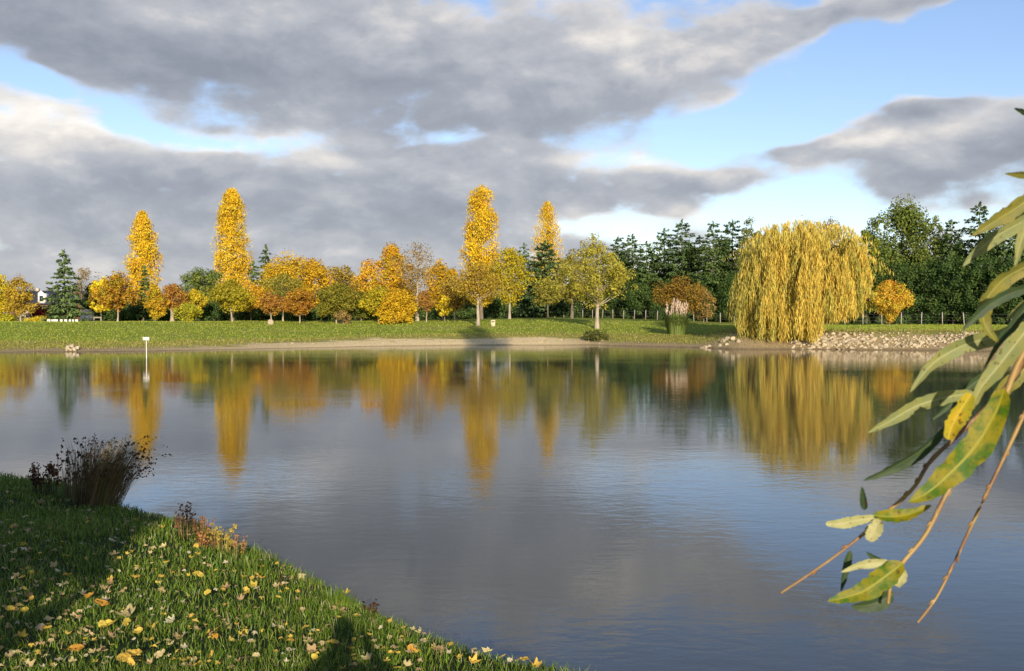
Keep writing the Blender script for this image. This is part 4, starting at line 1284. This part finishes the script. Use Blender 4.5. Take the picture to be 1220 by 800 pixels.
tuft('dock_weed', 'slim orange-brown weed stalk, rightmost of the sunlit row', 283, 670, 9, .34, (.05, .12), RUSTW, (.06, 0), [(.42, .25, .12), (.35, .2, .1)], 1.0, .0032, hsize=.017)
tuft('weed', 'small dark weed with seed heads at the waterline, in the shaded dip', 429, 724, 14, .21, (.06, .14), [(.05, .035, .03)], (0, 0), SEED, 1.0, .0035, hsize=.018)
tuft('weed', 'tiny dark weed at the waterline right of the shaded dip weed', 440, 731, 10, .12, (.05, .2), [(.05, .04, .03)], (.1, 0), SEED, 1.0, .003, hsize=.014)
tuft('weed', 'small dark weed at the waterline left of the lit grass hump', 340, 700, 10, .12, (.06, .25), [(.05, .06, .02)], (.1, 0), SEED, .6, .003, hsize=.012)
for px, py, lab in [(398, 722, 'bright grass hump at the water edge left of the dark weed'), (508, 758, 'bright grass hump at the water edge beside a yellow leaf'), (300, 684, 'bright grass tuft at the water edge right of the weeds')]:
    tuft('grass_tuft', lab, px, py, 150, .17, (.16, .3), [(.14, .22, .025), (.2, .24, .03), (.10, .18, .02)], (0, 0), None, 0, .0035)
for px, py, h, lab in [(635, 790, .2, 'thin dry grass stems at the water edge near the bottom of the photo'), (690, 806, .22, 'thin dry grass stems at the bottom edge of the photo'), (512, 752, .16, 'single pale grass stem on the bright hump')]:
    tuft('grass_tuft', lab, px, py, 9, h, (.06, .35), [(.3, .28, .12), (.2, .22, .06)], (.1, 0), None, 0, .0022)

rng = np.random.default_rng(308)
# ------------------------------------------------------------------ fallen leaves on the near bank
m, T = material('fallen_leaf')
oi = T.n('ShaderNodeObjectInfo')
g = T.n('ShaderNodeTexCoord').outputs['Object']
nz = T.noise(g, 26.0, 4, .6)
colr = T.v('MULTIPLY', oi.outputs['Color'], T.ramp(nz, [(.25, (.62, .58, .5)), (.55, (1, 1, 1)), (.8, (1.1, 1.05, 1.0))]))
dif = T.n('ShaderNodeBsdfDiffuse'); T.put(dif.inputs[0], colr)
trn = T.n('ShaderNodeBsdfTranslucent'); T.put(trn.inputs[0], colr)
mx = T.n('ShaderNodeMixShader'); mx.inputs[0].default_value = .22
T.t.links.new(dif.outputs[0], mx.inputs[1]); T.t.links.new(trn.outputs[0], mx.inputs[2])
out(T, mx.outputs[0])
M_FALLEN = m


def leaf_outline(kind, r):
    n = 22
    a = np.linspace(0, 2 * math.pi, n, endpoint=False)
    if kind == 'lobed':
        rr = .56 + .44 * np.abs(np.cos(a * 2.5)) ** 1.5
        rr = rr * (1 - .30 * np.exp(-((a - math.pi) / .5) ** 2)) * r.uniform(.9, 1.1, n)
    else:
        rr = .72 + .2 * np.cos(a) + .07 * np.cos(3 * a) + r.normal(0, .03, n)
    return np.stack([np.cos(a) * rr, np.sin(a) * rr], -1)


def fallen_mesh(kind, seed):
    r = np.random.default_rng(seed)
    o = leaf_outline(kind, r) * .5
    rings = [o * .33, o * .68, o]
    P2 = np.concatenate([np.zeros((1, 2))] + rings)
    cup, fold, tw = (r.uniform(.5, 1.5), r.uniform(.4, 1.3), r.uniform(-1.4, 1.4)) if kind == 'lobed' else (r.uniform(.5, 1.25), r.uniform(.1, .7), r.uniform(-.5, .5))
    if r.random() < .5: cup = -cup
    z = cup * (P2 ** 2).sum(1) + fold * np.abs(P2[:, 1]) * .5 + tw * P2[:, 0] * P2[:, 1] + r.normal(0, .03, len(P2))
    V = np.column_stack([P2, z])
    n = len(o); F = []
    for i in range(n):
        j = (i + 1) % n
        F.append((0, 1 + i, 1 + j, 1 + j))
        for k in (0, 1): F.append((1 + k * n + i, 1 + (k + 1) * n + i, 1 + (k + 1) * n + j, 1 + k * n + j))
    F = np.array(F)
    tri = [tuple(f[:3]) for f in F[F[:, 2] == F[:, 3]]]
    quad = [tuple(f) for f in F[F[:, 2] != F[:, 3]]]
    V = list(map(tuple, V))
    b = len(V)                                       # stalk
    V += [(-.2, -.012, .02), (-.2, .012, .02), (-.75, .02 + tw * .1, .1), (-.75, .0 + tw * .1, .1)]
    quad.append((b, b + 1, b + 2, b + 3))
    me = bpy.data.meshes.new('fallen_leaf'); me.from_pydata(V, [], tri + quad)
    me.materials.append(M_FALLEN); me.update()
    return me


LOBED = [fallen_mesh('lobed', 30 + i) for i in range(7)]
CUPPED = [fallen_mesh('round', 60 + i) for i in range(6)]
hues = {'yellow': (.68, .50, .10), 'straw-coloured': (.58, .48, .25), 'tan': (.46, .34, .17), 'cream': (.58, .52, .36), 'orange-yellow': (.60, .34, .06)}
count = 0
spots = [(125, 757, 'yellow', 'c', .14), (235, 690, 'yellow', 'c', .12), (310, 694, 'yellow', 'c', .12), (510, 760, 'yellow', 'c', .14), (395, 775, 'yellow', 'c', .12),
         (152, 743, 'straw-coloured', 'l', .13), (88, 787, 'orange-yellow', 'c', .12), (150, 792, 'yellow', 'c', .11), (163, 790, 'yellow', 'c', .12), (118, 695 + 35, 'orange-yellow', 'c', .13)]
tries = 0
while count < 296 and tries < 6000:
    tries += 1
    if tries <= len(spots):
        px, py, hue, kd, s = spots[tries - 1]
    else:
        py = 585 + 222 * rng.random() ** .85; px = rng.uniform(-10, 640)
        hue = None
    q = ground_at(px, py)
    dd = float(fast_dist(np.array([q.x]), np.array([q.y]))[0])
    if dd < .18 or q.y > 13.5: continue
    if hue is None:
        shade = px < 150 + (690 - py) * .1
        hue = str(rng.choice(list(hues), p=[.18, .38, .24, .18, .02] if shade else [.48, .30, .16, .02, .04]))  # look of shade put into the leaf colours: paler, less yellow hues there
        kd = 'c' if rng.random() < (.62 if 'yellow' in hue else .25) else 'l'
        s = rng.uniform(.05, .088) if rng.random() < .6 else rng.uniform(.035, .05)
    me = (CUPPED if kd == 'c' else LOBED)[rng.integers(6)]
    o = link('fallen_leaf', me, None, (q.x, q.y, q.z + rng.uniform(.035, .062)))
    o.scale = (s, s * rng.uniform(.7, 1.05), s)
    o.rotation_euler = (rng.normal(0, .3), rng.normal(0, .3), rng.random() * 6.283)
    k = rng.uniform(.78, 1.15); hc = hues[hue]
    o.color = (hc[0] * k, hc[1] * k * rng.uniform(.92, 1.08), hc[2] * k, 1)
    zone = 'near the bottom of the photo' if py > 740 else ('in the middle of the lawn' if py > 670 else 'on the upper part of the lawn')
    side = 'left' if px < 160 else ('centre' if px < 340 else 'right')
    tag(o, f"{hue} {'cupped rounded' if kd == 'c' else 'curled lobed'} leaf {zone}, {'at left' if side == 'left' else ('towards centre' if side == 'centre' else 'towards the water')}", 'fallen leaf', 'fallen leaves on the near bank')
    count += 1

V_, F_, C_, b_ = [], [], [], 0
_src = [(np.array([v.co for v in me.vertices]), [tuple(p.vertices) for p in me.polygons]) for me in LOBED[:4] + CUPPED[:4]]
for i in range(330):
    py = 590 + 215 * rng.random() ** .8
    q = ground_at(rng.uniform(-10, 640), py)
    if float(FN(q.x, q.y)) < .15: continue
    vv, ff = _src[rng.integers(8)]
    a, tl = rng.random() * 6.283, rng.normal(0, .35)
    s_ = rng.uniform(.028, .058)
    p = vv * s_
    p = np.stack([p[:, 0], p[:, 1] * math.cos(tl) - p[:, 2] * math.sin(tl), p[:, 1] * math.sin(tl) + p[:, 2] * math.cos(tl)], -1)
    p = np.stack([p[:, 0] * math.cos(a) - p[:, 1] * math.sin(a), p[:, 0] * math.sin(a) + p[:, 1] * math.cos(a), p[:, 2]], -1) + np.array([q.x, q.y, q.z + rng.uniform(.03, .055)])
    V_.append(p); F_ += [tuple(k + b_ for k in f) if len(f) == 4 else (f[0] + b_, f[1] + b_, f[2] + b_, f[2] + b_) for f in ff]; b_ += len(p)
    C_.append(np.tile(np.array([(.66, .50, .12), (.58, .47, .24), (.46, .34, .17), (.6, .53, .36)][rng.integers(4)]) * rng.uniform(.75, 1.1), (len(p), 1)))
me = bpy.data.meshes.new('leaf_litter')
me.from_pydata(np.concatenate(V_).tolist(), [], [f[:3] if f[2] == f[3] else f for f in F_])
ca = me.color_attributes.new('Col', 'FLOAT_COLOR', 'POINT')
ca.data.foreach_set('color', np.column_stack([np.concatenate(C_), np.ones(b_)]).astype(np.float32).ravel())
me.materials.append(M_LEAF)
_o = link('leaf_litter', me); _o['kind'] = 'stuff'; _o['label'] = 'small scraps of fallen leaves among the grass'

# ------------------------------------------------------------------ the willow branch hanging into view on the right
def willow_leaf_material(name, top, under, mid, spots_):
    m, T = material(name)
    uv = T.n('ShaderNodeAttribute', attribute_name='across').outputs['Fac']
    ln = T.n('ShaderNodeAttribute', attribute_name='along').outputs['Fac']
    g = T.n('ShaderNodeTexCoord').outputs['Object']
    n1 = T.noise(g, 55, 4, .6); n2 = T.noise(g, 190, 3, .6)
    c = T.mix(T.smooth(n1, .38, .62), top, spots_)
    rib = T.m('ABSOLUTE', uv)
    veins = T.m('SINE', T.m('ADD', T.m('MULTIPLY', ln, 95), T.m('MULTIPLY', rib, -22)))
    c = T.mix(T.smooth(veins, .2, 1.0, 0, .03), c, mid)
    c = T.mix(T.smooth(n2, .60, .67, 0, .75), c, (.09, .06, .02))
    un = T.mix(T.smooth(n1, .4, .65, 0, .5), under, top)
    geo = T.n('ShaderNodeNewGeometry').outputs['Backfacing']
    c = T.mix(geo, c, un)
    c = T.mix(T.smooth(rib, .13, .03), c, mid)
    p = pbsdf(T, c, .5, .2, bump(T, n1, .0008))
    tr = T.n('ShaderNodeBsdfTranslucent'); T.put(tr.inputs[0], c)
    mx = T.n('ShaderNodeMixShader'); mx.inputs[0].default_value = .33
    T.t.links.new(p, mx.inputs[1]); T.t.links.new(tr.outputs[0], mx.inputs[2])
    out(T, mx.outputs[0])
    return m


WL = {'pale': willow_leaf_material('willow_leaf_pale', (.24, .27, .10), (.28, .31, .14), (.42, .42, .18), (.30, .30, .09)),
      'green': willow_leaf_material('willow_leaf_green', (.06, .15, .008), (.18, .21, .07), (.36, .34, .03), (.28, .24, .010)),
      'dark': willow_leaf_material('willow_leaf_dark', (.04, .075, .035), (.15, .18, .09), (.11, .14, .065), (.055, .09, .03)),
      'yellow': willow_leaf_material('willow_leaf_yellow', (.55, .40, .03), (.5, .42, .12), (.62, .42, .05), (.38, .36, .03)),
      'cream': willow_leaf_material('willow_leaf_cream', (.50, .48, .22), (.46, .44, .22), (.56, .50, .26), (.42, .42, .16)),
      'olive': willow_leaf_material('willow_leaf_olive', (.20, .20, .04), (.24, .25, .10), (.34, .32, .08), (.27, .23, .04))}
root = at(1290, 250, 1.0)
br = thing('willow_branch', 'hanging willow branch with narrow green and yellowing leaves close to the camera at right', 'branch', root)
RB = np.array(root)
UP = np.array([0, 0, 1.0])


def spline(pts, n):
    pts = np.asarray(pts, float); k = np.linspace(0, len(pts) - 1, n)
    o = []
    for t in k:
        i = min(int(t), len(pts) - 2); f = t - i
        p0, p1, p2, p3 = pts[max(i - 1, 0)], pts[i], pts[i + 1], pts[min(i + 2, len(pts) - 1)]
        o.append(.5 * ((2 * p1) + (-p0 + p2) * f + (2 * p0 - 5 * p1 + 4 * p2 - p3) * f * f + (-p0 + 3 * p1 - 3 * p2 + p3) * f ** 3))
    return np.array(o)


def wleaf(px, widths, kind, Y=1.0, roll=0.0, dy=0.0, cup=.25, wave=.0, label=None, blunt=False):
    """px: centre line in photo pixels from stalk to tip; widths: greatest width in pixels"""
    pts = np.array([at(p[0], p[1], Y + dy * i / (len(px) - 1) + (p[2] if len(p) > 2 else 0)) for i, p in enumerate(px)]) - RB
    n = 22
    c = spline(pts, n)
    t = np.gradient(c, axis=0); t /= np.linalg.norm(t, axis=1)[:, None]
    view = (c + RB) - np.array([0, 0, CAM_H]); view /= np.linalg.norm(view, axis=1)[:, None]
    side = np.cross(t, view); side /= np.linalg.norm(side, axis=1)[:, None] + 1e-9
    nr = np.cross(side, t)
    s = np.linspace(0, 1, n)
    prof = np.sin(math.pi * s ** .85) ** .75 * (1 - .25 * s) if not blunt else np.sin(math.pi * np.clip(s * .92 + .05, 0, 1)) ** .55
    prof = np.maximum(prof / prof.max(), .02)
    hw = widths * .5 / F_PX * Y * prof
    ro = roll + (wave + .07) * np.sin(s * 7 + px[0][1])
    V, ac, al = [], [], []
    r = np.random.default_rng(int(px[0][0] * 7 + px[0][1]))
    cols = [-1, -.55, -.12, 0, .12, .55, 1]
    for j in cols:
        cr, sr = np.cos(ro), np.sin(ro)
        dirv = side * cr[:, None] + nr * sr[:, None]
        nn = nr * cr[:, None] - side * sr[:, None]
        edge = (1 + .08 * r.normal(size=n)) if abs(j) == 1 else 1.0
        V.append(c + dirv * (j * hw * edge)[:, None] - nn * (cup * abs(j) ** 1.4 * hw)[:, None] + (nn * (.06 * hw * np.sin(s * 23 + j))[:, None] if abs(j) == 1 else 0))
        ac.append(np.full(n, j)); al.append(s)
    V = np.concatenate(V)
    F = [(q * n + i, q * n + i + 1, (q + 1) * n + i + 1, (q + 1) * n + i) for q in range(len(cols) - 1) for i in range(n - 1)]
    o = link('leaf', mesh('leaf', V, F, None, WL[kind], True, {'across': np.concatenate(ac), 'along': np.concatenate(al)}), br)
    if label: o['label'] = label


m, T = material('willow_twig')
g = T.n('ShaderNodeTexCoord').outputs['Object']
n1 = T.noise(g, 60, 4, .6); n3 = T.noise(g, 14, 2, .5)
c = T.mix(T.smooth(n3, .4, .62), (.33, .21, .065), (.19, .095, .04))
c = T.mix(T.smooth(n1, .5, .7, 0, .6), c, (.42, .31, .13))
out(T, pbsdf(T, c, .5, .35, bump(T, n1, .0008)))
M_TWIG = m


def twig(px, r0, r1, buds=()):
    pts = np.array([at(p[0], p[1], p[2]) for p in px]) - RB
    c = spline(pts, 40)
    mb = MB()
    s = np.linspace(0, 1, 40)
    rad = r0 + (r1 - r0) * s + .0005 * (np.sin(s * 41) > .86) * (1 - s * .4)
    mb.tube(c, rad / F_PX * 1000 * .001 if False else rad, 8)
    for b in buds:
        i = int(b * 39); tg = c[min(i + 1, 39)] - c[max(i - 1, 0)]; tg /= np.linalg.norm(tg)
        sd_ = np.cross(tg, (0, 1, 0)); sd_ /= np.linalg.norm(sd_); sd_ *= rng.choice([-1, 1])
        mb.tube([c[i], c[i] + sd_ * .0022 + tg * .002, c[i] + sd_ * .0028 + tg * .006], [.0016, .0015, .0004], 6)
    return mb.build('twig', M_TWIG, br, True)


TOP = [(1330, 60, 1.02), (1300, 200, 1.02)]
twig(TOP + [(1262, 330, 1.02), (1215, 440, 1.02), (1150, 510, 1.02), (1109, 549, 1.01), (1088, 582, 1.0), (1056, 611, 1.0), (1028, 637, .995), (985, 670, .99), (930, 707, .985)], .0031, .0011, (.52, .58, .64, .70, .78, .86, .93))
twig(TOP + [(1262, 340, .99), (1214, 430, .98), (1190, 490, .97), (1158, 540, .97), (1128, 588, .965), (1102, 638, .96), (1074, 672, .955), (1062, 692, .95), (1058, 719, .95)], .0032, .0015, (.6, .68, .76, .84, .92))
twig(TOP + [(1275, 390, 1.06), (1240, 455, 1.06), (1218, 498, 1.06), (1196, 545, 1.055), (1166, 608, 1.05), (1138, 668, 1.05), (1115, 713, 1.045), (1093, 742, 1.04)], .0029, .0012, (.45, .55, .62, .7, .77, .84, .92))

# leaves, top to bottom
wleaf([(1250, 150), (1232, 138), (1208, 129)], 11, 'dark', 1.0, .6, label='dark leaf tip at the right edge, topmost')
wleaf([(1260, 222), (1230, 210), (1197, 207)], 12, 'olive', .98, .5, label='leaf with a reddish tip at the right edge')
wleaf([(1262, 205), (1222, 240), (1188, 262), (1158, 281)], 20, 'olive', .95, .25, cup=.3, label='broad pale olive leaf at the upper right edge')
wleaf([(1270, 225), (1228, 258), (1190, 280), (1164, 300), (1147, 318)], 18, 'pale', 1.0, .35, label='narrow pale green leaf pointing down left at the upper right')
wleaf([(1246, 240), (1228, 262), (1216, 290), (1209, 318)], 15, 'pale', .93, .2, label='short pale leaf hanging straight down at the right edge')
wleaf([(1262, 300), (1214, 322), (1190, 338, .0), (1172, 364, -.01), (1174, 388, -.02), (1190, 410, -.02)], 23, 'olive', .97, .55, cup=.4, label='large olive leaf curling round on itself')
wleaf([(1258, 342), (1216, 346), (1184, 360), (1160, 380), (1146, 394)], 13, 'dark', .93, .3, label='dark green narrow leaf crossing the curled leaf')
wleaf([(1270, 320), (1222, 368), (1206, 388), (1190, 408), (1172, 440)], 12, 'dark', .95, .4, label='dark bluish leaf below the curled leaf')
wleaf([(1244, 348), (1216, 368), (1200, 380)], 13, 'pale', .96, .4)
wleaf([(1240, 382), (1192, 400), (1150, 411), (1112, 433), (1084, 468)], 21, 'pale', .98, .2, cup=.28, wave=.1, label='long pale green leaf arching left over the water')
wleaf([(1256, 352), (1218, 400), (1190, 436), (1168, 464), (1154, 494)], 21, 'pale', .93, .1, cup=.3, label='broad pale leaf pointing down left in front of the others')
wleaf([(1236, 410), (1186, 440), (1156, 460), (1128, 486), (1108, 502)], 11, 'dark', 1.06, .3, label='dark grey-green leaf behind the broad pale leaf')
wleaf([(1162, 468), (1126, 474), (1092, 484), (1060, 502), (1034, 516)], 17, 'pale', 1.0, .1, cup=.3, label='narrow pale leaf pointing left above the water reflections')
wleaf([(1242, 420), (1210, 450), (1188, 476), (1176, 505)], 19, 'olive', 1.12, .2, label='pale olive leaf behind, at the right edge')
wleaf([(1157, 470), (1146, 486), (1135, 506), (1130, 524)], 21, 'yellow', .925, .2, cup=.7, blunt=True, label='folded yellow leaf above the big green one')
wleaf([(1197, 463), (1186, 492), (1162, 532), (1130, 566), (1104, 588), (1082, 599)], 34, 'green', .94, .05, cup=.18, wave=.08, label='largest leaf, green turning yellow with brown specks')
wleaf([(1128, 508), (1098, 536), (1062, 558), (1028, 573)], 17, 'dark', 1.0, .7, cup=.5, label='dark leaf with a pale lower edge left of the largest leaf')
wleaf([(1030, 608), (1029, 596), (1027, 580)], 9, 'dark', 1.0, .3)
wleaf([(1043, 617), (1022, 620), (1002, 624), (984, 624)], 12, 'cream', .985, .1, cup=.3, blunt=True, label='small cream leaf pointing left on the long twig')
wleaf([(1040, 614), (1062, 616), (1084, 613), (1110, 602)], 17, 'green', .985, .3, cup=.4, label='short dark green leaf pointing right on the long twig')
wleaf([(1047, 619), (1042, 632), (1034, 644)], 17, 'cream', .98, .1, cup=.3, blunt=True, label='small cream leaf hanging down from the long twig')
wleaf([(1013, 656), (1008, 678), (1002, 705)], 10, 'dark', .98, .5)
wleaf([(1064, 671), (1044, 671), (1024, 674), (1002, 682)], 11, 'cream', .95, .2, cup=.3, label='narrow cream leaf above the lowest green leaf')
wleaf([(1062, 674), (1046, 668), (1032, 658)], 9, 'dark', .96, .2)
wleaf([(1076, 671), (1056, 686), (1026, 706), (986, 717)], 27, 'green', .945, .05, cup=.2, wave=.1, label='lowest green leaf with olive blotches')
wleaf([(1075, 678), (1074, 688), (1068, 699)], 12, 'cream', .95, .2, cup=.3, blunt=True)
wleaf([(1064, 706), (1050, 716), (1030, 722), (1014, 722)], 20, 'dark', .965, .4, cup=.3, label='grey-green leaf behind the lowest green leaf')

rng = np.random.default_rng(309)
# ------------------------------------------------------------------ trees out of view that shade the near bank and the far shore
def shade_tree(label, x, y, H, R, clear, n, leaf, pal, prof=ROUND):
    z = gz(x, y)
    t = thing('lime_tree', label, 'tree', (x, y, z))
    V, F, C, cc, cr = crown(H, R, H * clear, prof, pal, n, leaf, 120, 1.0, .24)
    link('crown', mesh('crown', V, F, C, M_LEAF), t)
    mb = MB(); limbs(mb, H, H * clear, cc, .28, 20); mb.build('trunk', M_BARK, t, True)


shade_tree('leafy tree on the near bank behind and left of the camera', -6.9, -8.0, 12.0, 6.2, .07, 24000, .62, YELLOW, BUSH)
shade_tree('second leafy tree on the near bank, farther left of the camera', -16.0, -7.0, 11.0, 5.5, .07, 14000, .62, YELLOW, BUSH)
for label, x, y, H, R_ in [('tall columnar poplar on the near bank to the right of the camera', 11.6, -2.0, 28.5, 2.6)]:
    z = gz(x, y); t = thing('poplar_tree', label, 'tree', (x, y, z))
    V, F, C, cc, cr = crown(H, R_, 3.0, COLUMN, GOLD, 9000, .5, 150, 2.0, .3)
    link('crown', mesh('crown', V, F, C, M_LEAF), t)
    mb = MB(); limbs(mb, H, 3.0, cc, .3, 14); mb.build('trunk', M_BARK, t, True)

# ------------------------------------------------------------------ the person taking the photograph, whose shadow falls on the lawn
def person():
    zg = gz(0, -.42)
    t = thing('person', 'person in dark coat and trousers standing with both arms raised to hold a camera', 'person', (0, -.42, zg))
    J = {'pelvis': (0, 0, .92, .155), 'waist': (0, 0, 1.08, .14), 'chest': (0, -.01, 1.28, .19), 'neck': (0, 0, 1.45, .062), 'chin': (0, .02, 1.50, .075), 'head': (0, .01, 1.60, .098), 'top': (0, 0, 1.69, .06)}
    E = [('pelvis', 'waist'), ('waist', 'chest'), ('chest', 'neck'), ('neck', 'chin'), ('chin', 'head'), ('head', 'top')]
    for n_, sg_ in (('l', -1), ('r', 1)):
        J.update({'sh' + n_: (.19 * sg_, -.01, 1.38, .07), 'el' + n_: (.40 * sg_, .10, 1.20, .055), 'wr' + n_: (.10 * sg_, .32, 1.42, .034), 'ha' + n_: (.075 * sg_, .36, 1.48, .036),
                  'hi' + n_: (.12 * sg_, 0, .86, .13), 'kn' + n_: (.12 * sg_, .015, .48, .068), 'an' + n_: (.13 * sg_, -.01, .09, .046), 'to' + n_: (.15 * sg_, .16, .035, .036)})
        E += [('chest', 'sh' + n_), ('sh' + n_, 'el' + n_), ('el' + n_, 'wr' + n_), ('wr' + n_, 'ha' + n_), ('pelvis', 'hi' + n_), ('hi' + n_, 'kn' + n_), ('kn' + n_, 'an' + n_), ('an' + n_, 'to' + n_)]
        for k, (fx, fy, fz) in enumerate([(-.03, .05, .05), (-.035, .055, .03), (-.035, .055, .01), (-.03, .05, -.01), (.0, .03, -.045)]):
            J[f'f{k}' + n_] = (.075 * sg_ + fx * sg_, .36 + fy, 1.48 + fz, .009)
            E.append(('ha' + n_, f'f{k}' + n_))
    ks = list(J)
    me = bpy.data.meshes.new('body')
    me.from_pydata([J[k][:3] for k in ks], [(ks.index(a), ks.index(b)) for a, b in E], [])
    o = link('body', me, t)
    md = o.modifiers.new('skin', 'SKIN')
    if not me.skin_vertices: me.attributes.new('skin_vertices', 'FLOAT', 'POINT')
    for i, k in enumerate(ks):
        sv = me.skin_vertices[0].data[i]
        sv.radius = (J[k][3], J[k][3]); sv.use_root = (k == 'pelvis')
    ss = o.modifiers.new('sub', 'SUBSURF'); ss.levels = ss.render_levels = 2
    me.materials.append(plain('dark_coat', (.05, .055, .07), .85))


person()
